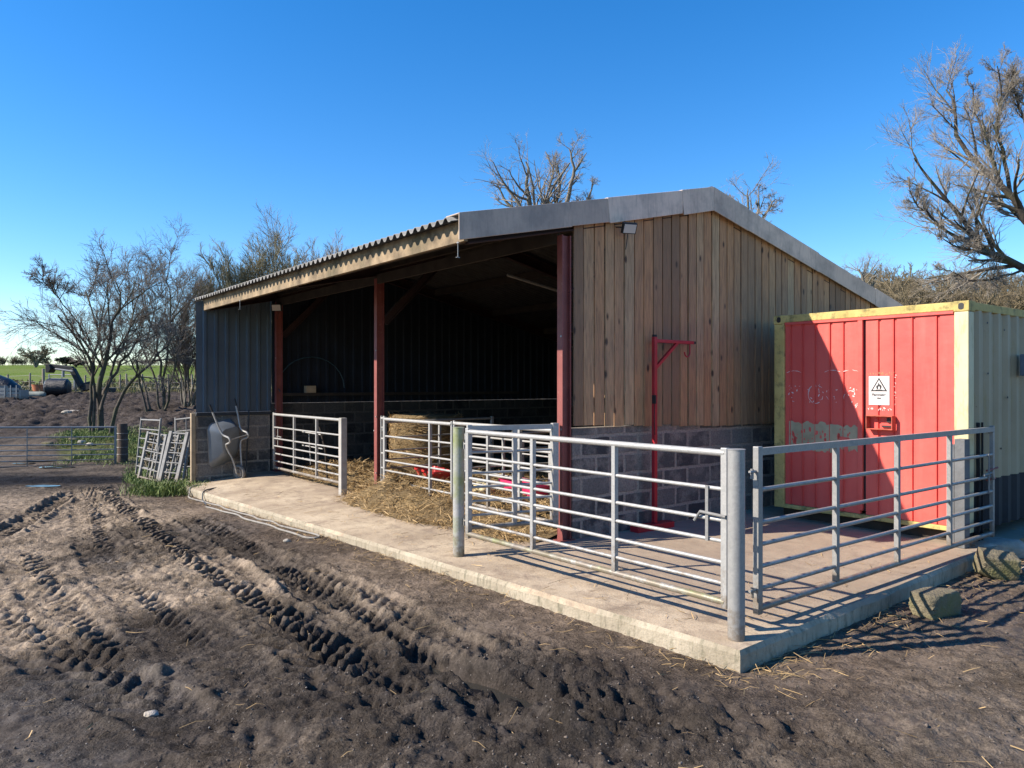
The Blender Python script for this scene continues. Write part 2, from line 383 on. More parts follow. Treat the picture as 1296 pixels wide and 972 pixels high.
TRK = [  # (points, half width, depth, lug, pitch, strength)
 ([UG(118,620,-.4), UG(140,643,-.32), UG(190,686,-.24), UG(240,728,-.2), UG(300,757,-.17), UG(385,812,-.14), UG(455,868,-.14), UG(505,905,-.14)], .25, .045, .055, .155, 1.0),
 ([UG(105,622,-.4), UG(112,660,-.3), UG(120,705,-.2), UG(170,760,-.16), UG(222,802,-.14), UG(262,834,-.14)], .2, .03, .034, .13, .8),
 ([UG(97,626,-.38), UG(62,645,-.3), UG(30,664,-.25), UG(-20,690,-.22)], .17, .06, .035, .2, .8),
 ([UG(225,655,-.28), UG(330,705,-.2), UG(410,757,-.17), UG(485,812,-.14), UG(560,850,-.14), UG(625,885,-.14), UG(700,932,-.14)], .22, .055, .042, .14, .8),
 ([UG(320,700,-.2), UG(440,750,-.17), UG(570,822,-.14), UG(680,870,-.14), UG(800,912,-.14), UG(930,950,-.14)], .26, .05, .034, .15, .6),
 ([UG(20,700,-.2), UG(60,760,-.16), UG(95,800,-.14), UG(150,880,-.14)], .2, .03, .045, .18, .7),
 ([UG(-40,760,-.16), UG(60,830,-.14), UG(210,905,-.14), UG(400,985,-.14)], .22, .035, .035, .17, .6),
 ([UG(620,800,-.14), UG(760,850,-.14), UG(900,900,-.14), UG(1060,950,-.14), UG(1200,990,-.14)], .2, .045, .045, .18, .8),
 ([UG(250,690,-.2), UG(330,760,-.16), UG(440,830,-.14), UG(560,940,-.14)], .2, .03, .028, .18, .5),
]
def tracks(X, Y):
    dz = np.zeros_like(X); cov = np.zeros_like(X)
    for ti, (pts, hw, dep, lug, pitch, st) in enumerate(TRK):
        P = np.array(pts)
        # smooth the line
        for _ in range(2):
            Q = [P[0]]
            for a, b in zip(P[:-1], P[1:]): Q += [a*.75+b*.25, a*.25+b*.75]
            P = np.array(Q+[P[-1]])
        x0, y0 = P.min(0)-1; x1, y1 = P.max(0)+1
        m = (X > x0) & (X < x1) & (Y > y0) & (Y < y1)
        x, y = X[m], Y[m]
        if not len(x): continue
        best = np.full(x.shape, 1e9); S = np.zeros_like(x); W = np.zeros_like(x); acc = 0
        wx = x+.05*(vn(x*3, y*3, 91)-.5); wy = y+.05*(vn(x*3, y*3, 92)-.5)
        for a, b in zip(P[:-1], P[1:]):
            d = b-a; L = np.hypot(*d); d = d/L
            t = np.clip((wx-a[0])*d[0]+(wy-a[1])*d[1], 0, L)
            px, py = wx-a[0]-t*d[0], wy-a[1]-t*d[1]
            dist = np.hypot(px, py); sgn = np.sign(d[0]*py-d[1]*px)
            k = dist < best; best[k] = dist[k]; S[k] = acc+t[k]; W[k] = (dist*sgn)[k]; acc += L
        aw = np.abs(W); inside = ss(hw+.03, hw-.05, aw)
        mod = (.25+.75*ss(.2, .5, vn(x*1.1, y*1.1, 40+ti)))*st
        ph = S/pitch+np.where(W > 0, .5, 0)+aw*1.05/pitch
        tri = np.abs((ph % 1)-.5)*2
        lugs = ss(.36, .52, tri)
        lugs = lugs*(.7+.6*vn(x*9, y*9, 60+ti))
        berm = np.exp(-((aw-hw-.04)/.05)**2)*dep*.8*ss(.3, .8, vn(x*8, y*8, 70+ti))
        end = ss(0, .6, S)*ss(acc, acc-.8, S)
        dz[m] += end*(inside*(-dep+lugs*lug*mod*1.25)+berm)
        cov[m] = np.maximum(cov[m], end*inside*(.3+.7*mod))
    return dz, cov
def slab_d(X, Y):                        # signed distance outside of the slab front/side
    bx, by = toB(X, Y)
    fx = -1.38-(by+3.2)*.02
    dx = np.maximum(fx-bx, bx-9.4); dy = np.maximum(-3.2+(bx+1.38)*.05-by, by-9.0)
    return np.where((dx > 0) & (dy > 0), np.hypot(dx, dy), np.maximum(dx, dy))
PUD = []                                 # (x, y, rx, ry, angle, level)
for (u, v, rx, ry, an) in [(618, 868, .36, .085, -38), (545, 842, .18, .07, -38), (830, 925, .16, .07, -20)]:
    px__, py__ = UG(u, v, -.18); PUD.append((px__, py__, rx, ry, R(an), -.222))
for (u, v, rx, ry) in [(56, 580, .55, .5), (72, 589, .45, .28), (54, 613, .34, .13), (30, 584, .3, .2)]:
    D = 22.0
    for _ in range(12):
        x = (u-648)/F*D; zz = float(base_h(np.array([x]), np.array([D]))[0])+.035; D = .5*D+.5*F*(CAMZ-zz)/(v-HZ)
    PUD.append(((u-648)/F*D, D, rx, ry, 0, zz))
def ground_h(X, Y, full=False):
    z = base_h(X, Y)
    d = slab_d(X, Y)
    dist = np.hypot(X, Y)
    quiet = ss(.15, 1.3, d)              # trodden flat along the slab
    yard = ss(62, 46, Y)
    dz, cov = tracks(X, Y)
    r1 = fbm(X*.8, Y*.8, 1, 3)-.5
    lump = np.abs(fbm(X*2.6, Y*2.6, 11, 4)-.5)*2
    lump2 = fbm(X*9, Y*9, 21, 3)-.5
    ax, ay = UG(830, 905, -.14); ax2, ay2 = UG(640, 860, -.14)
    churn = np.exp(-(((X-ax)/1.0)**2+((Y-ay)/.62)**2))+np.exp(-(((X-ax2)/1.1)**2+((Y-ay2)/.7)**2))*.9
    churn = np.clip(churn+.22*ss(.52, .75, fbm(X*.5, Y*.5, 31, 3)), 0, 1.2)
    churn = np.maximum(churn, ss(25, 30, Y)*2.4*yard)
    calm = ss(.62, .4, fbm(X*.7+5, Y*.7, 33, 3))
    lump3 = np.abs(fbm(X*15, Y*15, 27, 2)-.5)*2
    h = r1*.045*quiet + quiet*(.020+.10*churn)*(.5-lump)*yard + (.010+.04*churn*quiet+.010*quiet)*lump2*yard + (.006+.035*churn*quiet+.016*quiet)*(.5-lump3)*yard
    cr = ss(.5, .72, vn(X*7+.7*vn(X*5, Y*5, 3), Y*7, 55))*.022+ss(.52, .7, vn(X*15, Y*15, 56))*.014
    h += cr*(.10+.75*churn)*quiet*yard*ss(.35, .6, fbm(X*.9, Y*.9, 57, 3)+.25*churn)
    nearf = ss(22, 14, Y)
    g1 = np.abs(fbm(X*20, Y*20, 93, 2)-.5)*2; g2 = vn(X*24+3*vn(X*6, Y*6, 94), Y*24, 95); rg = ss(.32, .62, fbm(X*1.1, Y*1.1, 96, 3))
    h += nearf*quiet*((.004+.009*rg)*(.4-g1)+(.004+.007*rg)*(ss(.45, .8, g2)-.3)+.008*rg*ss(.62, .72, vn(X*10, Y*10, 97))*1.0)
    h += nearf*(1-quiet)*.006*(ss(.5, .8, g2)-.3)
    ff = ss(25, 29, Y)*yard
    h += ff*(.34*(.35-np.abs(fbm(X*1.3+Y*.4, Y*.8, 58, 4)-.5)*2)+.10*(vn(X*3.5, Y*2.5, 59)-.5))
    h += dz*quiet
    # boot and hoof holes in the churned part
    c = fbm(X*4.2, Y*4.2, 51, 2)
    h -= ss(.62, .72, c)*.022*churn*quiet*yard
    coarse = ss(30, 60, Y)
    h += coarse*(fbm(X*.12, Y*.12, 71, 3)-.5)*.5*ss(60, 120, Y)
    z = z+h
    for (px0, py0, rx, ry, an, lv) in PUD:
        dx_, dy_ = X-px0, Y-py0; a_ = (dx_*math.cos(an)+dy_*math.sin(an))/rx; b_ = (-dx_*math.sin(an)+dy_*math.cos(an))/ry
        rr_ = np.sqrt(a_*a_+b_*b_)+.35*(vn(X*6, Y*6, 61)-.5)
        w_ = ss(1.55, .8, rr_); z = z*(1-w_)+(lv-.02+.25*h)*w_
    # under the slab keep it low
    z = np.where(d < 0, np.minimum(z, -.14-.14*ss(0, -.3, d)), z)
    if full: return z, h, cov, d, churn, quiet, lump
    return z
def axis(a, b, st, lo, hi, g1=1.022, lim=.35, g2=1.055, hl=0, hh=0):
    xs = list(np.arange(a, b+1e-6, st))
    def ext(x, sgn, end):
        hold = hl if sgn < 0 else hh
        s = st; out = []
        while (x-end)*sgn < 0:
            s = s*g1 if s < lim else (s if (x-hold)*sgn < 0 else s*g2); x += s*sgn; out.append(x)
        return out
    return np.array(ext(a, -1, lo)[::-1]+xs+ext(xs[-1], 1, hi))
gx = axis(-8.5, 6.2, .019, -2500, 2500, 1.022, .15, 1.055, -32, 8); gy = axis(3.1, 14.0, .019, -60, 4000, 1.022, .14, 1.055, 0, 48)
GX, GY = np.meshgrid(gx, gy)
Zg, hh, cov, dsl, churn, quiet, lump = ground_h(GX.ravel(), GY.ravel(), True)
X_, Y_ = GX.ravel(), GY.ravel()
nx, ny = len(gx), len(gy)
idx = np.arange(nx*ny).reshape(ny, nx)
Q = np.stack([idx[:-1, :-1], idx[:-1, 1:], idx[1:, 1:], idx[1:, :-1]], -1).reshape(-1, 4)
ground = np_mesh('muddy_ground', np.stack([X_, Y_, Zg], 1), Q, GROUND, smooth=True)
tag(ground, None, None, kind='structure')
def lerp3(a, b, t): return np.array(a)[None]*(1-t[:, None])+np.array(b)[None]*t[:, None] if np.ndim(a) == 1 else a*(1-t[:, None])+np.array(b)[None]*t[:, None]
dry = fbm(X_*.45+3, Y_*.45, 81, 4)
dryness = np.clip(ss(.33, .6, dry)*.95+.25*ss(.0, .05, hh)-.55*ss(-.01, -.05, hh)-.45*churn, 0, 1)
leftdry = ss(1.2, -3.2, X_)*ss(3.3, 6.2, Y_+2.2*(fbm(X_*.9, Y_*1.6, 98, 3)-.5))
dryness = np.clip(dryness*(.35+.65*leftdry)+.35*leftdry*ss(.3, .5, dry), 0, 1)
C = lerp3((.062, .051, .042), (.265, .208, .152), dryness)
trod = ss(1.25, .2, dsl+.5*(fbm(X_*2, Y_*2, 83, 3)-.5))*ss(30, 20, Y_)
C = lerp3(C, (.145, .108, .08), trod*.7)
shadow_band = np.exp(-((Y_-16.3-.9*(fbm(X_*.6, Y_*.6, 84, 3)-.5))/1.15)**4)*ss(-5.0, -6.6, X_)  # band of shadow cast from the left, painted into the ground colour
C = lerp3(C, (.040, .033, .028), np.clip(cov*.75*ss(.006, -.03, hh)+.75*np.clip(churn, 0, 1)*(Y_ < 22), 0, .85))
C = lerp3(C, (.045, .039, .035), ss(12.5, 14.5, Y_+1.2*(fbm(X_*.8, Y_*.8, 89, 3)-.5))*ss(-3, -5, X_)*.7)
far = ss(25, 28, Y_)
C = C*(1-(far*.9)[:, None])+(np.array((.060, .050, .045))[None]*(.5+1.1*fbm(X_*.9+Y_*.3, Y_*.7, 90, 4))[:, None])*(far*.9)[:, None]
rough_g = ss(45, 50, Y_+6*(fbm(X_*.2, Y_*.2, 85, 3)-.5))
C = lerp3(C, (.13, .115, .05), rough_g)
gn = fbm(X_*.25, Y_*.25, 86, 3)
C = C*(1-(rough_g*ss(.45, .6, gn))[:, None])+np.array((.085, .095, .028))[None]*(rough_g*ss(.45, .6, gn))[:, None]
past = ss(64, 70, Y_)
C = lerp3(C, (.115, .165, .028), past)
k = past*ss(.45, .7, fbm(X_*.03, Y_*.06, 87, 3)); C = lerp3(C, (.15, .18, .05), k*.6)
dirx = X_/np.maximum(Y_, 1)
bank = np.exp(-(((X_+12.9)/2.6)**2+((Y_-24.3)/2.1)**2))*ss(-.62, -.585, dirx); bank2 = np.exp(-(((X_+8.2)/1.7)**2+((Y_-17.2)/3.0)**2))*ss(-.525, -.49, dirx)
gr = ss(.25, .5, np.maximum(bank, bank2)+.35*(fbm(X_*1.2, Y_*1.2, 88, 3)-.5))
C = lerp3(C, (.095, .105, .035), gr*.75)
C = lerp3(C, (.16, .13, .075), ss(.1, .4, X_/np.maximum(Y_, 1))*ss(60, 110, Y_))
C = lerp3(C, (.010, .010, .012), np.clip(shadow_band*.97, 0, 1)*(1-gr*.8))
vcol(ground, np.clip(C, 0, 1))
wa = ground.data.attributes.new('wet', 'FLOAT', 'POINT')
wet = np.clip(shadow_band*.1+.5*ss(.5, .3, dryness)*ss(.5, .66, fbm(X_*.8, Y_*.8, 99, 3))*(Y_ < 15)+.30*ss(-.02, -.06, hh)*(Y_ < 20)+.18*churn*(Y_ < 20), 0, .6); wa.data.foreach_set('value', wet.astype(np.float32))

def gz(x, y): return float(ground_h(np.array([float(x)]), np.array([float(y)]))[0])

# puddles: still water lying in the low ground
def puddle_at(k, x, y, rx, ry, an, lv):
    V = []; n = 40
    for q in range(n):
        a = 2*math.pi*q/n; V.append((x+1.0*(rx*math.cos(a)*math.cos(an)-ry*math.sin(a)*math.sin(an)), y+1.0*(rx*math.cos(a)*math.sin(an)+ry*math.sin(a)*math.cos(an)), lv))
    o = new_mesh('puddle', V, [list(range(n))], WATER); o['kind'] = 'structure'
for k, p in enumerate(PUD): puddle_at(k, *p)

# ------------------------------------------------------------------ concrete apron
def slab():
    n = 60; m = 46; V = []; Fq = []
    ys = np.linspace(-3.2, 8.9, n); 
    for j, y in enumerate(ys):
        f = -1.38-(y+3.2)*.033
        xs = np.concatenate([[f], np.linspace(f+.06, 8.6, m-1)])
        for x in xs:
            yy = y+(.05*(x+1.38) if j == 0 else 0)*(1)
            fall = -.15*(y+3.2)/11.6*(1-min(1, max(0, (x-f)/1.4)))
            V.append((x, yy, fall+.006*(float(vn(x*1.7, y*1.7, 5))-.5)))
    for j in range(n-1):
        for i in range(m-1):
            a = j*m+i; Fq.append((a, a+1, a+m+1, a+m))
    top = len(V); fr = []
    # skirts: front and side with a worn lip
    def skirt(ids, nrm):
        b = []
        for i in ids:
            v = V[i]; w = .018*float(vn(v[0]*5+v[1]*5, 3.3, 8)); nr_ = nrm
            if i == 0: w = 0.0; nr_ = (-1, -1)
            V[i] = (v[0]-nrm[0]*w*.4, v[1]-nrm[1]*w*.4, v[2])
            b.append(len(V)); V.append((v[0]+nr_[0]*(.012+w), v[1]+nr_[1]*(.012+w), v[2]-.03-w*.5))
            b.append(len(V)); V.append((v[0]+nr_[0]*(.01+w*.7), v[1]+nr_[1]*(.01+w*.7), v[2]-.45))
        for k in range(len(ids)-1):
            fr.append((ids[k], ids[k+1], b[2*k+2], b[2*k])); fr.append((b[2*k], b[2*k+2], b[2*k+3], b[2*k+1]))
    skirt([j*m for j in range(n)], (-1, 0)); nf = len(fr); skirt(list(range(m)), (0, -1)); skirt([(n-1)*m+i for i in range(m)], (0, 1))
    o = new_mesh('concrete_apron', V, Fq+fr, [CONC, CONCE]); o.location = BW(0, 0); o.rotation_euler = (0, 0, ANG)
    import bmesh
    bm = bmesh.new(); bm.from_mesh(o.data); bmesh.ops.recalc_face_normals(bm, faces=bm.faces); bm.to_mesh(o.data); bm.free()
    for p in o.data.polygons:
        if abs(p.normal.z) < .6: p.material_index = 1
    o['kind'] = 'structure'; return o
slab()

# ------------------------------------------------------------------ the barn
barn = thingB('open_barn', 'open fronted timber clad barn with corrugated cement roof and dark interior', 'barn', 0, 0)
RX = 2.42; RZ = 4.12; YE0, YE1 = -.06, 8.55
def zr(x): return RZ-(.2198*(RX-x) if x < RX else .2275*(x-RX))
def roof():
    pit = .142; per = 10; n = int((YE1-YE0)/pit*per); V = []; Fq = []
    xs = [-1.50, -1.0, .5, RX-.02]; xs2 = [RX+.02, 5, 9.3]
    for xl in (xs, xs2):
        b0 = len(V); k = len(xl)
        for j in range(n+1):
            y = YE0+(YE1-YE0)*j/n; ph = 2*math.pi*y/pit
            w = .027*math.sin(ph)+.004*math.sin(3*ph)
            for x in xl:
                jit = .02*(float(vn(y/1.1, 0, 3))-.5) if x == xl[0] and xl is xs else 0
                V.append((x+jit, y, zr(x)+w))
        for j in range(n):
            for i in range(k-1):
                a = b0+j*k+i; Fq.append((a, a+1, a+k+1, a+k))
    o = new_mesh('roof', V, Fq, ROOF, barn, smooth=True)
    m = o.modifiers.new('solid', 'SOLIDIFY'); m.thickness = .009; m.offset = 0; o.data.materials.append(plain('shaded_roof_underside', (.045, .042, .04), .95)); m.material_offset = 1; m.material_offset_rim = 0  # underside colour darkened to paint in the shade beneath the roof
    b = MB(); b.prism([(RX-.28, zr(RX-.28)+.045), (RX, RZ+.075), (RX+.28, zr(RX+.28)+.045), (RX+.28, zr(RX+.28)+.03), (RX, RZ+.055), (RX-.28, zr(RX-.28)+.03)], -.1, YE1, 'y')
    b.build('ridge_cap', ROOF, o)
roof()
# verge trim: overlapping angled cement pieces up the gable
cuts = [(-1.44, -.02, 0, .10), (-.02, .56, 0, .5), (.54, 1.82, 1, .95), (1.80, RX, 2, .75), (RX, 3.15, 2, .55), (3.13, 4.9, 1, .65), (4.88, 6.6, 0, .4), (6.58, 9.35, 1, .6)]
for i, (a, b_, lay, tn) in enumerate(cuts):
    m = MB(); o_ = .007*lay; h0 = .215+.012*lay
    m.prism([(a, zr(a)+.048+o_), (b_, zr(b_)+.048+o_), (b_+(.035 if lay == 0 and b_ < 1 else 0), zr(b_)-h0), (a+(.04 if a > 0 and a < RX-.1 else 0), zr(a)-h0)], -.118-o_, -.102-o_, 'y', tint=tn)
    m.prism([(a, zr(a)+.048+o_), (b_, zr(b_)+.048+o_), (b_, zr(b_)+.034+o_), (a, zr(a)+.034+o_)], -.1015-o_, .12, 'y', tint=tn)
    m.build('verge_trim', VERGE, barn, bevel=.006)
# eave board
m = MB(); ze = zr(-1.35)
edges = [(-.10, 2.9), (2.902, 5.8), (5.802, YE1-.02)]
for (a, b_) in edges:
    m.box(-1.375, -1.33, a, b_, ze-.235, ze-.03)
m.build('eave_board', plain('weathered_eave_timber', (.225, .165, .10), .9, 0, .55, 4.5, .005, (.10, .085, .045), .9), barn, bevel=.004)
# hanging rods under the eave
for y in (-.02, 6.35):
    m = MB(); m.tube([(-1.39, y, ze-.225), (-1.39, y, ze-.38)], .004, 6); m.box(-1.41, -1.37, y-.006, y+.006, ze-.386, ze-.38); m.box(-1.395, -1.378, y-.02, y+.02, ze-.245, ze-.2355); m.build('hanging_rod', GALV_OLD, barn)
# steel frames
def isec(m, a, b, h, w, up, tw=.009, tf=.012):
    a = Vector(a); b = Vector(b); up = Vector(up); d = (b-a).normalized(); sd = d.cross(up).normalized(); u = sd.cross(d)
    m.beam(a+u*(h/2-tf/2), b+u*(h/2-tf/2), w, tf, u); m.beam(a-u*(h/2-tf/2), b-u*(h/2-tf/2), w, tf, u); m.beam(a, b, tw, h-2*tf-.001, u)
for y in (0.0, 4.2, 8.32):
    m = MB(); isec(m, (.0, y, 0), (.0, y, zr(0)-.30), .125, .086, (1, 0, 0)); m.box(-.10, .10, y-.07, y+.07, .0, .012)
    col_ = m.build('column', OXIDE, barn)
    for z in (.35, 1.2, 2.2): m = MB(); m.tube([(-.0635, y-.025, z), (-.072, y-.025, z)], .012, 6); m.build('bolt', GALV_OLD, col_)
    m = MB(); zz = -.20
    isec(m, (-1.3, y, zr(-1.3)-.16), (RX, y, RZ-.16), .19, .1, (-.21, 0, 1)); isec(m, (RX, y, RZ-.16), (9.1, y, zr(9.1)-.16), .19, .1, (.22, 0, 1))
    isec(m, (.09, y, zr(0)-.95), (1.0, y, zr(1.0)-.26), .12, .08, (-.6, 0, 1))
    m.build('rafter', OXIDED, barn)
    m = MB(); isec(m, (9.0, y, 0), (9.0, y, zr(9)-.28), .175, .105, (1, 0, 0)); m.build('column', OXIDE, barn)
for i, x in enumerate((-.75, .02, 1.2, 2.2, 3.6, 5.2, 6.8, 8.6)):
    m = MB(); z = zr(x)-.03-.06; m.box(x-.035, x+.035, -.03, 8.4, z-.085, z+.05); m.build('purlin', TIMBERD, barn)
m = MB(); m.box(-.06, -.02, .05, 8.35, zr(-.1)-.36, zr(-.1)-.22); m.build('lintel_beam', TIMBERD, barn)
m = MB(); m.tube([(.92, 2.2, 3.2), (2.05, 2.2, 3.02)], .02, 8); m.build('roof_pole', GALV_OLD, barn)
# gable timber boards
m = MB(); rnd = random.Random(3); x = .10
while x < 9.2:
    w = rnd.uniform(.128, .150); 
    zb = 1.245-.09*min(1, x/2.6)-rnd.uniform(0, .012)+(rnd.random() < .1)*.015
    xa, xb = x, x+w; t0 = zr(xa)-.16; t1 = zr(xb)-.16; dy = rnd.uniform(-.006, .004); ln = rnd.uniform(-.002, .002)
    tn = rnd.random()
    V = [(xa+ln, -.052+dy, zb), (xb+ln, -.052+dy, zb), (xb, -.030+dy, zb), (xa, -.030+dy, zb), (xa, -.052+dy, t0), (xb, -.052+dy, t1), (xb, -.030+dy, t1), (xa, -.030+dy, t0)]
    m._add(V, [(0,1,2,3), (4,7,6,5), (0,4,5,1), (1,5,6,2), (2,6,7,3), (3,7,4,0)], tn)
    x += w+rnd.uniform(.014, .024)
m.build('timber_cladding', BOARD, barn)
m = MB()
for z in (1.5, 2.3, 3.0):
    m.box(.1, 9.0 if z < 2.5 else 6.5, -.026, .02, z-.05, z+.05)
m.build('cladding_rail', TIMBERD, barn)
def wallblock(name, x0, x1, y0, y1, z0, z1, parent=barn, mat=None):
    m = MB(); m.box(x0, x1, y0, y1, z0, z1); return m.build(name, mat or BLOCK, parent, bevel=.006)
wallblock('block_wall', .098, 9.1, -.022, .13, -.03, 1.235-.03)
# far gable and the back: blockwork below, profiled sheet above
def sheetwall(name, a, b, z0f, z1f, parent=barn, pit=.2, dep=.03, mat=None):
    # a, b: (x, y) ends, ribbed sheet between
    a = Vector((*a, 0)); b = Vector((*b, 0)); d = (b-a); L = d.length; d.normalize(); nrm = Vector((d.y, -d.x, 0))
    pr = []; s = 0
    prof = [(0, 0), (.115, 0), (.135, dep), (.18, dep), (.2, 0)]
    while s < L:
        for (q, h) in prof[:-1]:
            if s+q <= L: pr.append((s+q, h))
        s += pit
    pr.append((L, 0)); V = []; Fq = []
    for (q, h) in pr:
        p = a+d*q+nrm*h; V += [(p.x, p.y, z0f(p.x)), (p.x, p.y, z1f(p.x))]
    for i in range(len(pr)-1): Fq.append((2*i, 2*i+2, 2*i+3, 2*i+1))
    return new_mesh(name, V, Fq, mat or SHEET, parent)
wallblock('block_wall', -1.52, -.12, 8.45, 8.60, -.35, 1.10)
m = MB(); m.box(-1.50, -.10, 8.42, 8.62, 1.103, 1.165); m.build('wall_capping', FELT, barn, bevel=.004)
m = MB(); m.box(-1.60, -1.525, 8.40, 8.475, -.45, 1.16); m.build('corner_post', TIMBER, barn, bevel=.004)
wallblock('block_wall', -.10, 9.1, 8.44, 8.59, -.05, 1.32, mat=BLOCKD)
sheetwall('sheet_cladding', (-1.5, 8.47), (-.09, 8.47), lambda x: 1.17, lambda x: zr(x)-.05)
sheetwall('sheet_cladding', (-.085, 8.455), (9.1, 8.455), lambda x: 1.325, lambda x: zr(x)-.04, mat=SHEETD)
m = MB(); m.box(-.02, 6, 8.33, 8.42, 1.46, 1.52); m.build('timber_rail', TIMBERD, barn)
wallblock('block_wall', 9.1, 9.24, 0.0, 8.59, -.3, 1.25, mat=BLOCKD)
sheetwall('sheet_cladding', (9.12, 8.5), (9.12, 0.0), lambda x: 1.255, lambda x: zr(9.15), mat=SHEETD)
# floodlights fixed on the barn
def flood(x, y, z, rx, rz, w=.17):
    M = Matrix.Translation((x, y, z)) @ Matrix.Rotation(rz, 4, 'Z') @ Matrix.Rotation(rx, 4, 'X')
    m = MB(); m.box(-w/2, w/2, -.02, .025, -w*.36, w*.36); h = m.build('floodlight', BLACK, barn, bevel=.004, M=M)
    m = MB(); m.box(-w/2+.014, w/2-.014, -.026, -.0205, -w*.36+.012, w*.36-.012); m.build('lens', LENS, h, M=M)
    m = MB(); m.beam(M @ Vector((-.06, .026, 0)), Vector((x-.05, y+.17*math.cos(rz), z+.03)), .02, .012); m.tube([M @ Vector((0, .03, -.02)), M @ Vector((.02, .05, -.09)), Vector((x+.05, y+.1, z-.22))], .005, 6); m.build('bracket', BLACK, h)
flood(.80, -.20, 3.44, R(28), R(-22))
flood(-.13, 8.08, 3.16, R(20), R(-40), .19)
# pale cable arc and taps on the inside wall
m = MB(); pts = [(-.02, 8.2, 1.55)]
for k in range(13):
    a = math.pi*k/12; pts.append((.70-.70*math.cos(a), 8.36, 1.62+.62*math.sin(a)))
m.tube(pts, .011, 6); m.build('wall_hose', TEAL, barn)
m = MB(); m.box(.56, .76, 8.30, 8.42, 1.522, 1.66); m.build('junction_box', TIMBER, barn)

# ------------------------------------------------------------------ gates
RF = [0, .14, .275, .41, .545, .745, 1.0]
def gate(name, label, cat, a, b, z, H, ups, mat=GALV, group=None, rails=RF, rt=.024, rr=.014, mats=None, stile=.05, stile2=None, flat=False, latch=None, hinge=True, bottom=None, z2=None):
    """a,b: barn-frame ends; ups: positions of the inner uprights as fractions of the length"""
    pa, pb = BW(*a, 0), BW(*b, 0); d = pb-pa; L = d.length
    t = thing(name, label, cat, (pa.x, pa.y, z), math.atan2(d.y, d.x), group)
    dz = 0 if z2 is None else z2-z
    for i, f in enumerate(rails):
        big = i in (0, len(rails)-1); r = rt if big else rr
        m = MB(); zz = f*H+r*(1 if i == 0 else -1 if big else 0)
        if flat and big and i: m.beam((0, 0, zz), (L, 0, zz+dz), .04, .05)
        else: m.tube([(.0, 0, zz), (L, 0, zz+dz)], r, 12)
        m.build('rail', bottom if (bottom and i == 0) else mat, t, smooth=True)
    for k, f in enumerate([0, 1]):
        w = (stile2 if (k and stile2) else stile); x = f*L
        m = MB(); m.box(x-w/2, x+w/2, -w*.42, w*.42, -.015+dz*f, H+.012+dz*f); m.build('stile', mat, t, bevel=.004)
    for f in ups:
        m = MB(); m.box(f*L-.006, f*L+.030, -.006-rr*1.0, .006+rr, .004+dz*f, H-2*rt+.01+dz*f) if not flat else m.box(f*L-.005, f*L+.04, -.019, .019, .02, H-.03)
        m.build('upright', mat, t)
    if hinge:
        for zz in (H*.14, H*.86):
            m = MB(); m.tube([(-.02, 0, zz), (-.10, 0, zz)], .011, 8); m.tube([(-.07, 0, zz-.05), (-.07, 0, zz+.02)], .012, 8); m.build('hinge', GALV_OLD, t, smooth=True)
    if latch:
        x = latch[0]*L; s = latch[1]
        m = MB(); m.box(x-.012, x+.012, -.026, -.018, H*.40, H*.76); m.tube([(x-.10*s, -.03, H*.52), (x-.05*s, -.03, H*.585), (x+.16*s, -.03, H*.575)], .011, 8); m.build('latch', GALV_BRIGHT, t, smooth=True)
    return t
def roundpost(name, label, x, y, h, r, mat, zb=0):
    t = thingB(name, label, 'post', x, y, zb)
    m = MB(); m.tube([(0, 0, -.02), (0, 0, h)], r, 28); p = m.build('tube', mat, t, smooth=True)
    m = MB(); m.tube([(0, 0, h+.0005), (0, 0, h+.006)], r+.003, 28); m.build('cap', mat, t, smooth=True)
    return t
roundpost('gate_post', 'stout bright galvanised round post on the near corner of the concrete', -1.22, -3.06, 1.25, .056, GALV_POST)
roundpost('gate_post', 'round galvanised post streaked with green algae at the hinge end of the front gate', -1.22, .22, 1.28, .058, GALV_MOSS, -.03)
gate('field_gate', 'long seven bar galvanised gate along the front edge of the concrete, bottom rail yellowed', 'gate', (-1.20, .08), (-1.16, -2.93), .18, 1.06, (.325, .655), GALV, 'galvanised gates round the barn apron', latch=(.955, 1), bottom=GALV_MOSS)
gate('field_gate', 'grey seven bar gate in front of the red container doors, foot gone green', 'gate', (-.83, -2.96), (3.47, -2.90), .085, 1.15, (.245, .49, .745), GALV_OLD, 'galvanised gates round the barn apron', flat=True, rt=.025, rr=.0165, stile=.055, stile2=.045, latch=(.965, -1))
m = gate('field_gate', 'short gate closing the gap between the algae streaked post and the nearest red barn column', 'gate', (-1.07, .25), (-.135, .0), .2, 1.06, (.5,), GALV, 'galvanised gates round the barn apron', flat=True, stile=.05, stile2=.07)
gate('field_gate', 'galvanised gate across the bay in front of the round bale, straw heaped under it', 'gate', (0.0, 4.02), (0.0, 2.2), .10, 1.09, (.70,), GALV, 'galvanised gates round the barn apron', stile=.045, stile2=.03)
gate('field_gate', 'galvanised gate behind the short gate, reaching to the nearest red barn column', 'gate', (0.02, 2.17), (0.02, .22), .14, 1.06, (.38, .70), GALV, 'galvanised gates round the barn apron', stile=.03, stile2=.04, hinge=False)
gate('field_gate', 'galvanised gate beside the upended wheelbarrow, one end in the shade of the wall', 'gate', (-.27, 4.90), (-.27, 7.84), .11, 1.04, (.33, .66), GALV, 'galvanised gates round the barn apron', latch=(.955, -1), stile=.045)
gate('field_gate', 'shaded gate opened back into the barn from the middle red column', 'gate', (.10, 4.38), (2.35, 4.50), .10, 1.02, (.5,), GALV, 'galvanised gates round the barn apron', rt=.02, rr=.012, stile=.05)
gate('slip_rail', 'narrow end section of barrier between middle red column and bale gate', 'barrier', (0.0, 4.13), (0.0, 4.05), .10, 1.10, (), GALV, rails=[.1, .3, .5, .7, .995], rt=.02, hinge=False, stile=.03)
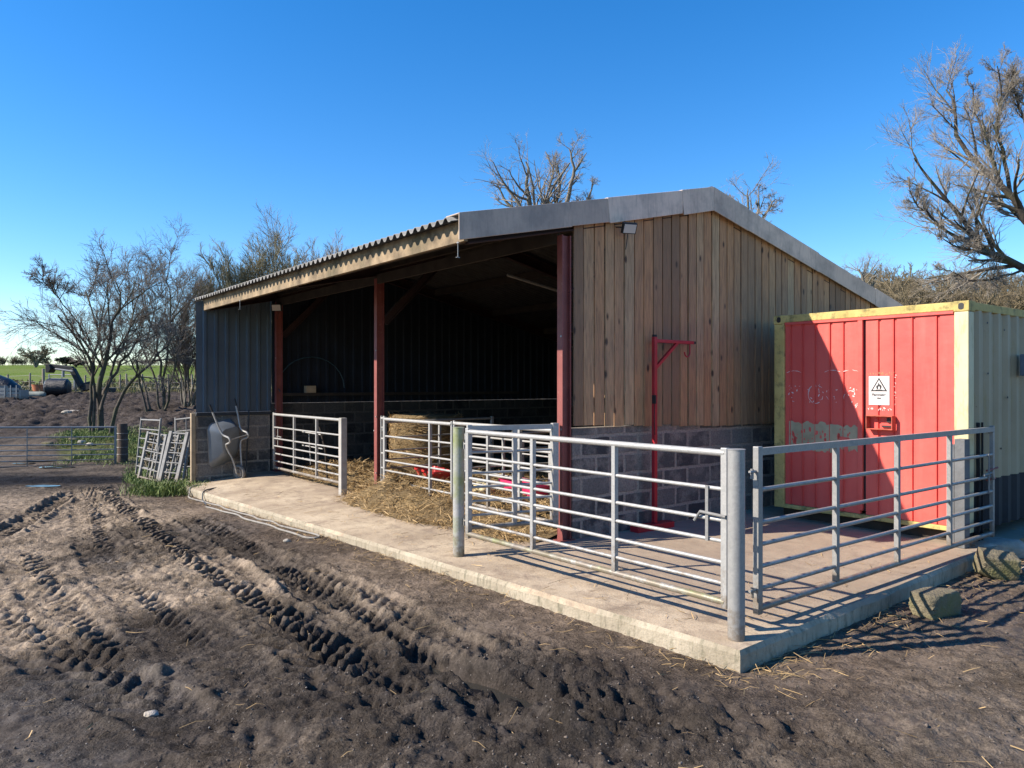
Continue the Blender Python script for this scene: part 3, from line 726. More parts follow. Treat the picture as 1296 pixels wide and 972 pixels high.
gate('sheep_hurdle', 'low light hurdle standing inside the barn behind the gates', 'hurdle', (1.1, 3.5), (1.0, .55), .06, .86, (.34, .7), GALV, rails=[.02, .2, .38, .56, .78, 1.0], rt=.015, rr=.011, stile=.03, hinge=False)
gate('sheep_hurdle', 'small hurdle set crossways on the straw beside the pink trough', 'hurdle', (.55, 2.6), (2.2, 2.3), .05, .95, (.5,), GALV, rails=[.05, .25, .5, .75, 1.0], rt=.016, rr=.012, stile=.035, hinge=False)
t = thingB('concrete_post', 'square pale concrete post between the two left gates of the barn front', 'post', -.36, 4.70, -.05)
m = MB(); m.box(-.05, .05, -.05, .05, 0, 1.22); m.build('shaft', plain('precast_concrete', (.34, .32, .29), .9, 0, .15, 8, .002, (.2, .2, .17), .5), t, bevel=.008)
m = MB(); m.box(-.02, .02, .051, .075, .15, 1.15); m.build('hanging_strap', BLACK, t)
# broken hurdle lying against the left gate
t = thingB('broken_hurdle', 'bent broken hurdle leaning inside the gate beside the wheelbarrow', 'hurdle', .02, 6.1, 0, R(85))
m = MB(); m.tube([(0, 0, 0), (-.03, .05, .55), (.06, .12, .95)], .016, 8); m.build('pole', TIMBERD, t)
for z in (.35, .58, .82):
    m = MB(); m.tube([(.02, .08, z), (.75, .2, z+.02)], .011, 8); m.build('rail', GALV, t)
m = MB(); m.tube([(.45, .15, .28), (.42, .19, .82)], .009, 8); m.build('upright', GALV, t)

# ------------------------------------------------------------------ container
CX, CY0, CY1, CH, CL = 3.62, -.20, -2.62, 2.585, 6.0
CS = .94                                  # the container is a little under standard size
cont = thingB('shipping_container', 'cream and red shipping container with red doors and mossy yellow top rail', 'container', 3.11, -2.81, .129); cont.scale = (CS, CS, CS)
W = CY0-CY1                               # local: x along, y 0..W
for (y, nm) in ((0, 1), (W, 2)):
    for x in (0, CL-.15):
        m = MB(); y0 = y if nm == 1 else y-.15
        m.box(x, x+.15, y0, y0+.15, .0, CH-.119); m.build('corner_post', CREAM if (nm == 1 and x == 0) else TOPB, cont, bevel=.01)
        m = MB(); m.box(x-.006, x+.17, y0-.006, y0+.156, CH-.118, CH)
        c = m.build('corner_casting', TOPB, cont, bevel=.008)
        if x == 0:
            m = MB(); pts = []
            for k in range(20):
                a = 2*math.pi*k/20; pts.append((y0+.075+.030*math.cos(a), CH-.06+.022*math.sin(a)+(.016 if math.sin(a) > 0 else -.016)))
            m.prism(pts, -.0075, .03, 'x'); m.build('casting_hole', BLACK, c)
for x in (.25, 3.0, 5.6):
    m = MB(); m.box(x-.1, x+.1, .05, W-.05, -.137, -.002); m.build('bearer', TIMBERD, cont)
m = MB(); m.box(-.004, .10, .152, W-.152, CH-.10, CH-.005); m.build('top_rail', TOPB, cont, bevel=.006)
m = MB(); m.box(.0, .12, .152, W-.152, .0, .052); m.build('bottom_sill', TOPB, cont, bevel=.006)
m = MB(); m.box(.16, CL-.16, 0.0, .06, CH-.10, CH-.01); m.box(.16, CL-.16, W-.06, W, CH-.1, CH-.01); m.build('side_rail', TOPB, cont, bevel=.006)
def corr(a, b, z0, z1, mat, name, pit=.28, dep=.036):
    a = Vector((*a, 0)); b = Vector((*b, 0)); d = b-a; L = d.length; d.normalize(); nrm = Vector((d.y, -d.x, 0)); pr = []; s = 0
    while s < L:
        for q, h in ((0, 0), (.07, 0), (.14, dep), (.21, dep)):
            if s+q < L: pr.append((s+q, h))
        s += pit
    pr.append((L, 0)); V = []; Fq = []
    for q, h in pr:
        p = a+d*q+nrm*(h-dep); V += [(p.x, p.y, z0), (p.x, p.y, z1)]
    for i in range(len(pr)-1): Fq.append((2*i, 2*i+2, 2*i+3, 2*i+1))
    return new_mesh(name, V, Fq, mat, cont)
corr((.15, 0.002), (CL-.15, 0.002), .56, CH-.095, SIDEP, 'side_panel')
corr((.15, -.001), (CL-.15, -.001), .0, .563, BITUMEN, 'painted_plinth')
corr((CL-.15, W-.002), (.15, W-.002), .0, CH-.095, CREAM, 'side_panel')
m = MB(); m.box(.12, CL-.01, .05, W-.05, CH-.06, CH-.03); m.build('roof_panel', CREAM, cont)
m = MB(); m.box(CL-.04, CL-.01, .15, W-.15, 0, CH-.1); m.build('end_panel', CREAM, cont)
def door(y0, y1, grooves, name='door'):
    # the face looks to -x; shallow folded panels
    z0, z1 = .056, CH-.118; V = []; Fq = []; ys = [(y0, .0)]
    for g in grooves: ys += [(g-.022, 0), (g-.012, .016), (g+.010, .016), (g+.013, -.004), (g+.035, 0)]
    ys.append((y1, 0))
    for (y, h) in ys: V += [(.025+h, y, z0), (.025+h, y, z1)]
    n = len(ys)
    for i in range(n-1): Fq.append((2*i, 2*i+1, 2*i+3, 2*i+2))
    b = len(V); V += [(.07, y0, z0), (.07, y0, z1), (.07, y1, z0), (.07, y1, z1)]
    Fq += [(0, b, b+1, 1), (2*n-2, 2*n-1, b+3, b+2), (b, b+2, b+3, b+1)]
    return new_mesh(name, V, Fq, REDP, cont)
# y measured from the right-hand post; the split between the leaves is at 1.19
dr = door(.156, 1.165, [.36, .62, .80, .98][:0]+[.33, .60, .815, 1.0])
dl = door(1.235, W-.156, [1.44, 1.62, 1.82, 2.00, 2.17])
m = MB(); m.box(.006, .05, 1.20, 1.262, .10, CH-.125); m.build('closing_flange', REDP, dl, bevel=.004)
m = MB(); m.box(.05, .062, 1.15, 1.25, .1, CH-.13); m.build('door_seal', BLACK, cont)
# top drip with dents
m = MB(); m.box(.0, .028, .16, W-.16, CH-.135, CH-.102); m.build('drip_strip', REDP, cont)
# lock box: open sided steel hood
bx0, bx1, bz0, bz1 = .80, 1.12, 1.11, 1.28
m = MB(); tk = .012
m.box(-.075, .024, bx0, bx1, bz1-tk, bz1); m.box(-.075, .024, bx0, bx1, bz0, bz0+tk); m.box(-.075, .024, bx0, bx0+tk, bz0+tk+.001, bz1-tk-.001); m.box(-.075, .024, bx1-tk, bx1, bz0+tk+.001, bz1-tk-.001)
lb = m.build('lock_box', plain('rusty_red_paint', (.45, .085, .05), .7, 0, .3, 14, .002, (.16, .05, .025), .9), dr, bevel=.004)
m = MB(); m.box(.0, .022, bx0+.05, bx0+.1, bz0+.09, bz0+.14); m.box(.0, .022, bx0+.03, bx0+.16, bz0+.03, bz0+.05); m.build('lock', BLACK, lb)
# warning sign: white panel, triangle with flame and two lines of print
sy0, sy1, sz0, sz1 = .875, 1.125, 1.405, 1.755
m = MB(); m.box(.016, .0195, sy0, sy1, sz0, sz1); sign = m.build('warning_sign', WHITEP, cont)
def onsign(poly, name, mat, d=.0012, par=sign):
    m = MB(); m.prism(poly, .016-d, .0158, 'x'); return m.build(name, mat, par)
cy = (sy0+sy1)/2
def S(a, b): return (cy-a, sz0+b)         # a to the reader's right
def tri(r, cx=0, cz=.225): return [S(cx-r*.93, cz-r*.55), S(cx+r*.93, cz-r*.55), S(cx, cz+r)]
o_ = onsign(tri(.108), 'pictogram', INK, .0010); onsign(tri(.079), 'pictogram', WHITEP, .0020)
onsign([S(*p) for p in [(-.028, .196), (-.034, .222), (-.022, .245), (-.016, .232), (-.004, .275), (.010, .25), (.016, .238), (.022, .252), (.034, .222), (.026, .196), (.008, .19), (.012, .215), (0, .232), (-.010, .212), (-.008, .19)]], 'pictogram', INK, .0030)
onsign([S(-.04, .182), S(.04, .182), S(.04, .187), S(-.04, .187)], 'pictogram', INK, .0030)
for (a0, a1, b0, b1) in ((-.095, .095, .335, .338), (-.095, .095, .028, .030), (-.096, -.094, .028, .339), (.094, .096, .028, .339)):
    onsign([S(a0, b0), S(a1, b0), S(a1, b1), S(a0, b1)], 'border', plain('faded_print', (.42, .40, .42), .7), .0010)
def text(body, size, loc, rot, mat, name, par, ext=.0006):
    cu = bpy.data.curves.new(name, 'FONT'); cu.body = body; cu.size = size; cu.align_x = 'CENTER'; cu.extrude = ext; cu.offset = .0012
    o = bpy.data.objects.new(name, cu); COL.objects.link(o)
    dg = bpy.context.evaluated_depsgraph_get(); me = bpy.data.meshes.new_from_object(o.evaluated_get(dg))
    bpy.data.objects.remove(o); o = bpy.data.objects.new(name, me); COL.objects.link(o); me.materials.clear(); me.materials.append(mat)
    M = Matrix.Translation(loc) @ rot; me.transform(M); o.parent = par; return o
FACE = Matrix(((0, 0, -1, 0), (-1, 0, 0, 0), (0, 1, 0, 0), (0, 0, 0, 1)))   # text x -> -y, y -> z, normal -> -x
text('Flammable', .040, (.0152, cy, sz0+.112), FACE, INK, 'lettering', sign); text('gas', .040, (.0152, cy, sz0+.072), FACE, INK, 'lettering', sign)
# torn film remains round the sign
rnd = random.Random(11)
def flakes(n, y0, y1, z0, z1, smin, smax, name, mat, par, x=.0235):
    m = MB()
    for _ in range(n):
        a, b = rnd.uniform(y0, y1), rnd.uniform(z0, z1); s = rnd.uniform(smin, smax); an = rnd.uniform(0, 3.1); q = []
        for k in range(7):
            g = 2*math.pi*k/7; r = s*rnd.uniform(.45, 1); px, pz = r*math.cos(g)*1.6, r*math.sin(g)*.6
            q.append((a+px*math.cos(an)-pz*math.sin(an), b+px*math.sin(an)+pz*math.cos(an)))
        m.prism(q, x, x+.0012, 'x')
    o = m.build(name, mat, par); o['kind'] = 'stuff'; return o
flakes(26, .82, 1.15, 1.775, 1.80, .004, .012, 'tape_remains', plain('old_glue', (.30, .20, .10), .8), cont); flakes(22, .80, 1.15, 1.345, 1.37, .004, .012, 'tape_remains', FLAKE, cont); flakes(14, .80, .82, 1.38, 1.77, .003, .008, 'tape_remains', FLAKE, cont)
# worn remains of the stuck-on figures on the left leaf
def arc(cy_, cz_, r, a0, a1, n, gap, par, m, w=.007):
    pts = []
    for k in range(n+1):
        a = a0+(a1-a0)*k/n
        if rnd.random() < gap: 
            if len(pts) > 1: strip(m, pts, w)
            pts = []; continue
        pts.append((cy_-r*math.cos(a)+rnd.uniform(-.004, .004), cz_+r*1.15*math.sin(a)+rnd.uniform(-.004, .004)))
    if len(pts) > 1: strip(m, pts, w)
def strip(m, pts, w):
    for (a, b) in zip(pts[:-1], pts[1:]):
        d = Vector((b[0]-a[0], b[1]-a[1])); n = Vector((-d.y, d.x)).normalized()*w*rnd.uniform(.25, .8)/2
        m.prism([(a[0]-n.x, a[1]-n.y), (b[0]-n.x, b[1]-n.y), (b[0]+n.x, b[1]+n.y), (a[0]+n.x, a[1]+n.y)], .0236, .0249, 'x')
m = MB()
zt = 1.68
for yy in (2.14, 1.83, 1.60, 1.36):
    if yy in (2.14, 1.60, 1.36): arc(yy, zt-.19, .30, R(70), R(110), 8, .12, None, m, .010)
arc(1.83, 1.53, .105, R(-100), R(260), 34, .28, None, m, .012); arc(1.85, 1.56, .07, R(0), R(180), 12, .35, None, m, .014); arc(2.12, 1.53, .09, R(60), R(290), 20, .5, None, m, .014); arc(1.36, 1.47, .09, R(10), R(200), 16, .5, None, m, .012); arc(1.60, 1.53, .08, R(90), R(270), 12, .5, None, m, .01)
m.build('worn_numerals', FLAKE, dl)['kind'] = 'stuff'
for yy, n in ((2.12, 9), (1.83, 12), (1.6, 5), (1.36, 10)): flakes(n, yy-.1, yy+.1, 1.42, 1.66, .006, .018, 'worn_numerals', FLAKE, dl)
flakes(3, 1.275, 1.29, 1.37, 1.42, .018, .03, 'worn_numerals', FLAKE, dl)
# scraped panel of beige primer with scraps of red lettering
def scrape():
    m = MB(); n = 60; top = []; bot = []
    for k in range(n+1):
        y = 1.27+(2.21-1.27)*k/n
        top.append((y, 1.135+.004*math.sin(k*.9)+.05*(float(vn(k*.35, 1, 5))-.5)+(.02 if k > 26 else 0))); bot.append((y, .80+.05*(float(vn(k*.4, 7, 5))-.5)+(.035 if k < 18 else 0)))
    for k in range(n): m.prism([bot[k], bot[k+1], top[k+1], top[k]], .0228, .0238, 'x')
    m.build('scraped_panel', BEIGE, dl)
    m = MB()
    for _ in range(52):
        y = rnd.choice([2.16, 2.10, 2.0, 1.9, 1.84, 1.78, 1.70, 1.52, 1.42, 1.36])+rnd.uniform(-.03, .03); z = rnd.uniform(.81, 1.09); s = rnd.uniform(.012, .035); q = []
        for k in range(8):
            g = 2*math.pi*k/8; q.append((y+s*rnd.uniform(.4, 1)*math.cos(g)*.7, z+s*rnd.uniform(.5, 1)*math.sin(g)*1.3))
        m.prism(q, .0215, .0226, 'x')
    for yy in (1.93, 1.86, 1.79):
        q = [(yy+.026*math.cos(2*math.pi*k/14), 0.87+.034*math.sin(2*math.pi*k/14)) for k in range(14)]; m.prism(q, .0207, .0213, 'x')
    m.prism([(1.44, .79), (1.39, .79), (1.40, .97), (1.45, .97)], .0207, .0213, 'x'); m.prism([(1.50, .95), (1.40, .95), (1.40, .99), (1.50, 1.0)], .0198, .0205, 'x'); m.build('worn_lettering', REDP, dl)['kind'] = 'stuff'
scrape()
m = MB(); m.box(1.38, 1.62, -.10, -.037, 1.76, 2.02); m.build('switch_box', plain('blue_grey_box', (.10, .12, .15), .5), cont, bevel=.01)
m = MB()
for (x, z) in ((.5, 2.36), (.52, 1.78), (.55, 1.1), (1.0, 2.3), (1.1, 1.5), (.9, .9)): m.tube([(x, -.01, z), (x, -.004, z)], .012, 8)
m.build('rivet', BLACK, cont)
t = thingB('timber_sleeper', 'upright grey sleeper with stepped top standing at the container corner post', 'post', 2.95, -2.805, 0)
m = MB(); m.box(0, .13, -.03, .07, 0, 1.12); m.box(0, .13, .0705, .12, 0, 1.06); m.build('baulk', POSTG, t, bevel=.006)
t = thingB('gate_post', 'narrow black steel post where the grey gate closes', 'post', 3.40, -2.78, -.02); 
m = MB(); isec(m, (0, 0, 0), (0, 0, 1.30), .10, .09, (1, 0, 0)); m.build('shaft', BITUMEN, t)
m = MB(); m.tube([(-.07, -.12, .80), (.16, -.14, .82)], .011, 8); m.tube([(-.07, -.12, .70), (.12, -.13, .71)], .011, 8); m.build('slam_latch', OXIDE, t)

# ------------------------------------------------------------------ red hoist post
t = thingB('hoist_post', 'red steel hoist post with braced arm and hook standing against the boarded gable', 'hoist', 1.28, -.15, 0)
m = MB(); m.box(-.024, .024, -.024, .024, .02, 2.24); m.build('post', HOISTR, t, bevel=.004)
m = MB(); m.box(.025, .70, -.02, .02, 2.175, 2.215); m.build('arm', HOISTR, t, bevel=.004)
m = MB(); m.beam((.02, 0, 1.88), (.40, 0, 2.18), .034, .034); m.build('brace', HOISTR, t)
m = MB(); pts = [(.64, 0, 2.18), (.64, 0, 2.08)]+[(.59-.05*math.cos(R(180+a)), 0, 2.08-.06*math.sin(R(a))) for a in range(0, 181, 20)]
m.tube(pts, .009, 8); m.build('hook', HOISTR, t, smooth=True)
m = MB(); m.box(-.36, .26, -.08, .05, 0, .07); m.build('base', HOISTR, t, bevel=.006)
m = MB(); m.box(.701, .74, -.015, .015, 2.18, 2.21); m.build('end_plug', DARKM, t); m = MB(); m.tube([(0, 0, 2.241), (0, 0, 2.265)], .03, 10); m.build('post_cap', DARKM, t)
m = MB(); m.box(-.045, -.0245, -.05, .0, 1.46, 1.56); m.tube([(-.03, -.035, 1.55), (-.05, -.04, 1.3), (-.035, -.035, 1.1)], .005, 6); m.build('winch_cleat', DARKM, t)

# ------------------------------------------------------------------ upended wheelbarrow
wb = thingB('wheelbarrow', 'grey wheelbarrow stood on its nose against the end block wall', 'wheelbarrow', -.86, 8.15, -.055)
wb.rotation_euler = (0, 0, ANG+R(24)); wb.scale = (.93, .93, .93)
# lies so that forward -> down, up -> towards the wall
WM = Matrix(((0, 1, 0, 0), (.13, 0, .99, 0), (-.99, 0, .13, 0), (0, 0, 0, 1))).to_4x4()
WM = Matrix.Rotation(R(-10), 4, 'Y') @ Matrix.Translation((0, -.02, .735)) @ WM @ Matrix.Translation((0, 0, -.30))
def rrect(hx, hy, z, r, cx=0, n=6):
    pts = []
    for (sx, sy, a0) in ((1, 1, 0), (-1, 1, 90), (-1, -1, 180), (1, -1, 270)):
        for k in range(n):
            a = R(a0+90*k/(n-1)); pts.append((cx+sx*(hx-r)+r*math.cos(a), sy*(hy-r)+r*math.sin(a), z))
    return pts
m = MB(); rings = [rrect(.20, .16, .325, .09, -.03), rrect(.27, .215, .34, .11, -.02), rrect(.37, .275, .46, .13, .02), rrect(.45, .325, .60, .14, .06), rrect(.465, .34, .605, .15, .06), rrect(.44, .315, .60, .13, .06), rrect(.36, .265, .465, .12, .02), rrect(.25, .2, .352, .1, -.02)]
m.loft(rings); m.build('tray', GREYPL, wb, smooth=True, M=WM)
m = MB()
def sm(pts, n=4):
    P = [Vector(p) for p in pts]; out = []
    for i in range(len(P)-1):
        p0, p1, p2, p3 = P[max(0, i-1)], P[i], P[i+1], P[min(len(P)-1, i+2)]
        for k in range(n):
            s = k/n; out.append(.5*((2*p1)+(p2-p0)*s+(2*p0-5*p1+4*p2-p3)*s*s+(3*p1-p0-3*p2+p3)*s**3))
    return out+[P[-1]]
for s in (1, -1):
    m.tube(sm([(-.72, s*.30, .50), (-.45, s*.27, .40), (-.22, s*.23, .30), (-.17, s*.23, .13), (-.08, s*.23, .12), (.02, s*.19, .27), (.30, s*.11, .20), (.60, s*.07, .14)]), .0185, 8)
m.tube([(.60, -.075, .14), (.60, .075, .14)], .012, 8); m.tube([(-.13, -.23, .125), (-.13, .23, .125)], .011, 8)
m.build('frame', GALV, wb, smooth=True, M=WM)
for s in (1, -1):
    m = MB(); m.tube([(-.80, s*.308, .53), (-.66, s*.294, .475)], .02, 8); m.build('handle_grip', BLACK, wb, smooth=True, M=WM)
m = MB(); rg = []
for k in range(24):
    a = 2*math.pi*k/24; rg.append([(.60+(.125+.035*math.cos(b))*math.cos(a), .035*math.sin(b), .14+(.125+.035*math.cos(b))*math.sin(a)) for b in [2*math.pi*j/10 for j in range(10)]])
m.loft(rg+[rg[0]], False, False); wh = m.build('wheel', RUBBER, wb, smooth=True, M=WM)
m = MB(); m.tube([(.60, -.03, .14), (.60, .03, .14)], .085, 16); m.tube([(.60, -.05, .14), (.60, .05, .14)], .025, 10); m.build('rim', GALV_OLD, wh, M=WM)

# ------------------------------------------------------------------ leaning stack of hurdles
def hurdle(label, P, wv, uv, nr=7, ups=(.33, .66), mat=GALV_BRIGHT, w=.045, rr=.013, name='leaning_hurdle', rails=None):
    P = Vector(P); wv = Vector(wv); uv = Vector(uv)
    t = thing(name, label, 'hurdle', P, 0, 'hurdles and gates stacked by the barn end')
    for f in (0, 1):
        m = MB(); a = wv*f; m.beam(a-uv*.02, a+uv*1.02, w, w*1.3, wv); m.build('stile', mat, t, bevel=.003)
    for i in range(nr):
        f = (rails or [k/(nr-1) for k in range(nr)])[i]; f = .015+.97*f
        m = MB(); m.tube([uv*f, wv+uv*f], rr*(1.4 if i in (0, nr-1) else 1), 8); m.build('rail', mat, t, smooth=True)
    for f in ups:
        m = MB(); m.beam(wv*f+uv*.01, wv*f+uv*.99, .025, .012, wv); m.build('upright', mat, t)
    return t
def HP(u, v, D): return PD(u, v, D)
def hq(label, bl, br, tl, D0, D1, Dt, **k):
    a = HP(*bl, D0*1.085); b = HP(*br, D1*1.085); c = HP(*tl, Dt*1.085); return hurdle(label, a, b-a, c-a, **k)
hq('tall galvanised gate standing behind the hurdle stack, cut off by the corner post', (223, 606), (254, 604), (222, 528), 15.2, 14.9, 15.2, nr=6, ups=(.45, .85), rails=[0, .2, .4, .6, .8, 1], w=.03)
hq('hurdle set edgewise behind the stack, its top rail sloping down to the barn', (172, 600), (196, 607), (179, 528), 15.6, 14.4, 15.6, nr=7, ups=(), w=.035)
hq('front hurdle of the stack with broad bright stiles, nearest the barn corner', (202, 609), (223, 611), (217, 545), 13.9, 13.75, 14.2, ups=(.5,), w=.06, nr=6)
hq('wide hurdle of the stack leaning left of the front hurdle', (176, 602), (199, 608), (188, 545), 14.5, 14.1, 14.75, ups=(.4, .75), w=.05, nr=6)
hq('narrow hurdle at the back of the stack beside the corner post', (210, 603), (232, 606), (219, 545), 14.6, 14.3, 14.8, ups=(.5,), w=.04, nr=7)
hq('hurdle in the middle of the stack, mostly hidden by the two in front', (190, 602), (214, 606), (202, 547), 14.7, 14.35, 14.9, ups=(.3, .7), w=.04, nr=7)

# ------------------------------------------------------------------ yard gate on the left and its post
a = PD(-120, 592, 19.5); b = PD(146, 586, 21.6)
t = None
def wgate(name, label, cat, a, b, H, ups, mat, nr=RF, rt=.028, rr=.017):
    d = b-a; L = Vector((d.x, d.y, 0)).length
    t = thing(name, label, cat, a, math.atan2(d.y, d.x)); dz = b.z-a.z
    for i, f in enumerate(nr):
        m = MB(); m.tube([(0, 0, f*H), (L, 0, f*H+dz)], rt if i in (0, len(nr)-1) else rr, 8); m.build('rail', mat, t, smooth=True)
    for f in (0, 1): m = MB(); m.beam((f*L, 0, -.03+dz*f), (f*L, 0, H+.03+dz*f), .07, .06); m.build('stile', mat, t)
    for f in ups: m = MB(); m.beam((f*L, 0, dz*f), (f*L, 0, H+dz*f), .045, .02); m.build('upright', mat, t)
    return t
wgate('yard_gate', 'dull grey seven bar gate closing off the muddy track by the grassy bank', 'gate', a, b, 1.07, (.2, .38, .555, .775), GALV_OLD)
p = PD(155, 579, 21.9)
t = thing('gate_post', 'dark weathered round wooden post at the end of the yard gate', 'post', (p.x, p.y, p.z-.15))
m = MB(); m.tube([(0, 0, 0), (.01, 0, .6), (-.01, .01, 1.18)], [.15, .145, .14], 14); m.build('timber', POSTW, t, smooth=True, bevel=.01)
m = MB()
for z in (.3, .5, .72, .9): m.tube([(.153*math.cos(2*math.pi*k/14), .153*math.sin(2*math.pi*k/14), z) for k in range(15)], .006, 5, False)
m.build('wire_loop', GALV_OLD, t)

# ------------------------------------------------------------------ stones and blocks
def rock(name, label, cat, loc, sx, sy, sz, seed, mat=STONE, rz=0, sq=.5, group=None, tilt=0):
    import bmesh
    bm = bmesh.new(); bmesh.ops.create_icosphere(bm, subdivisions=4, radius=1)
    rr = random.Random(seed); pl = []
    for _ in range(9):
        n = Vector((rr.gauss(0, 1), rr.gauss(0, 1), rr.gauss(0, 1))).normalized(); pl.append((n, rr.uniform(.62, .86) if sq < .7 else rr.uniform(.90, 1.12)))
    for v in bm.verts:
        p = v.co.copy(); mx = max(abs(p.x), abs(p.y), abs(p.z)); p = p*(1-sq)+p/mx*.8*sq
        for n, d in pl:
            e = p.dot(n)-d
            if e > 0: p -= n*e*.85
        a = np.array([p.x*3+seed]); b = np.array([p.y*3+p.z*2.1])
        p *= 1+.12*(float(fbm(a, b, seed, 3)[0])-.5)
        v.co = Vector((p.x*sx, p.y*sy, p.z*sz))
    me = bpy.data.meshes.new(name); bm.to_mesh(me); bm.free(); me.shade_smooth(); me.set_sharp_from_angle(angle=R(35)); me.materials.append(mat)
    o = bpy.data.objects.new(name, me); COL.objects.link(o); o.location = loc; o.rotation_euler = (tilt, tilt*.5, rz); return tag(o, label, cat, group)
x, y = UG(1189, 778, -.14); rock('concrete_lump', 'squared mossy lump of concrete lying at the foot of the slab side', 'rubble', (x, y+.06, -.05), .235, .13, .12, 5, rz=R(28), sq=.9)
x, y = UG(1266, 728, -.12); rock('concrete_lump', 'tilted mossy block striped by the gate shadow at the slab corner', 'rubble', (x, y+.05, -.02), .20, .15, .145, 8, rz=R(-12), sq=.9, tilt=R(14))
x, y = UG(1270, 700, -.05); rock('concrete_lump', 'flat pale block lying behind the tilted mossy block', 'rubble', (x+.1, y+.35, -.06), .40, .22, .11, 12, mat=STONEP, rz=R(10), sq=.9)
x, y = UG(1314, 725, -.13); rock('rubble_stone', 'small stone at the edge of the mud beside the tilted block', 'stone', (x-.08, y, -.1), .07, .06, .05, 14, mat=STONEP)
t = thing('concrete_post', 'square concrete stub standing beside the dark container plinth', 'post', BW(4.15, -3.42, -.15), ANG)
m = MB(); m.box(-.14, .14, -.14, .14, 0, .52); m.build('stub', STONEP, t, bevel=.015)
t = thing('standpipe', 'blue standpipe with a black and white meter on top by the concrete stub', 'standpipe', BW(3.78, -3.48, -.16), ANG+R(20))
m = MB(); m.tube([(0, 0, 0), (0, .01, .12), (.01, 0, .30)], [.03, .036, .026], 12); m.build('pipe', BLUEPL, t, smooth=True)
m = MB(); m.box(-.035, .035, -.07, .07, .28, .50); b = m.build('meter', BLACK, t, bevel=.012)
m = MB(); m.box(-.0385, -.0352, -.035, .05, .33, .48); m.build('meter_face', WHITEP, b)
x, y = UG(236, 622, -.3); rock('rubble_stone', 'pale stone in the grass tuft below the barn corner post', 'stone', (x-.05, y, -.27), .22, .15, .10, 21, mat=STONEP)
x, y = UG(270, 628, -.28); rock('concrete_lump', 'pale block propping the end of the concrete beside the corner post', 'rubble', (x+.05, y+.15, -.25), .2, .14, .12, 22, mat=STONEP, sq=.8)
for i, (u, v, D, s, lb) in enumerate([(84, 508, 33, .42, 'pale boulder left of its flat neighbour on the far mud'), (95, 505, 33.5, .5, 'flat pale boulder on the far mud left of the big bare tree'), (106, 502, 36, .38, 'dull boulder beside the trunk on the far mud'),
        (103, 556, 24.2, .27, 'pale stone on the grassy bank under the tree'), (113, 559, 24, .25, 'second stone down the grassy bank below the tree'), (92, 562, 24.4, .3, 'brown boulder at the near edge of the grassy bank'), (60, 563, 24.0, .36, 'dark clod at the track side of the grassy bank')]):
    p = PD(u, v, D); g = gz(p.x, p.y); rock('boulder', lb, 'boulder', (p.x, p.y, g+.02), s*.55, s*.4, s*.3, 30+i, mat=STONE if i > 4 else STONEP)
x, y = UG(190, 902, -.14); rock('field_stone', 'pale stone half sunk in the mud in the foreground', 'stone', (x, y, gz(x, y)+.008), .05, .035, .03, 41, mat=STONEP, sq=.2)
x, y = UG(363, 687, -.2); rock('field_stone', 'small pale stone lying in front of the slab edge by the hose', 'stone', (x, y, gz(x, y)+.01), .05, .04, .03, 42, mat=STONEP, sq=.2)
x, y = UG(180, 630, -.38); rock('field_stone', 'flat pale stone on the mud below the hurdle stack', 'stone', (x, y, gz(x, y)+.02), .16, .08, .04, 43, mat=STONEP, sq=.2)

# ------------------------------------------------------------------ fibres: straw, grass
def fibres(name, P, D, L, W, mat, tint, bend=.3, rng=None, parent=None):
    n = len(P); D = D/np.linalg.norm(D, axis=1)[:, None]
    up = np.array([0, 0, 1.0]); sd = np.cross(D, up+rng.normal(0, .5, (n, 3))); sd /= np.linalg.norm(sd, axis=1)[:, None]+1e-9
    bv = np.cross(D, sd)*(L*bend)[:, None] if np.ndim(bend) else np.cross(D, sd)*(L*rng.uniform(-bend, bend, n))[:, None]
    V = np.zeros((n, 6, 3)); 
    for k, (f, b) in enumerate(((0, 0), (.5, 1), (1, 0))):
        c = P+D*(L*f)[:, None]+bv*b; w = (W*(1 if k < 2 else .5))[:, None]
        V[:, 2*k] = c-sd*w; V[:, 2*k+1] = c+sd*w
    i = np.arange(n)[:, None]*6
    Q = np.concatenate([i+np.array([[0, 1, 3, 2]]), i+np.array([[2, 3, 5, 4]])])
    o = np_mesh(name, V.reshape(-1, 3), Q, mat, parent); vcol(o, np.repeat(np.repeat(tint, 6)[:, None], 3, 1), 'tint'); return o
rng = np.random.default_rng(5)
# straw heap: a mound along the bay plus loose fibres
def mound(bx, by):
    h = .26*np.exp(-(((bx+.05)/.42)**2+((by-3.7)/.65)**2))+.20*np.exp(-(((bx+.1)/.45)**2+((by-2.6)/.9)**2))+.14*np.exp(-(((bx-.2)/.6)**2+((by-1.0)/1.2)**2))
    inside = ss(-.3, .4, bx)*(.14+.10*vn(bx*1.5, by*1.5, 7))*ss(8.2, 7.0, by)*ss(4.6, 3.2, bx)*ss(.12, .5, by)
    return np.maximum(h, inside)*(.7+.6*vn(bx*6, by*6, 9))-.02
mx, my = np.meshgrid(np.arange(-1.1, 4.6, .05), np.arange(.10, 8.3, .05)); mz = mound(mx, my); mz = np.where(mz < .012, -.35, mz)
k = np.arange(mx.size).reshape(mx.shape); Qm = np.stack([k[:-1, :-1], k[:-1, 1:], k[1:, 1:], k[1:, :-1]], -1).reshape(-1, 4)
o = np_mesh('straw_bedding', np.stack([mx.ravel(), my.ravel(), mz.ravel()-.012], 1), Qm, STRAWM, smooth=True); o.location = BW(0, 0); o.rotation_euler = (0, 0, ANG); o['kind'] = 'stuff'
n = 26000; px_ = rng.uniform(-1.0, 3.2, n); py_ = rng.uniform(.12, 7.6, n); hz_ = mound(px_, py_)
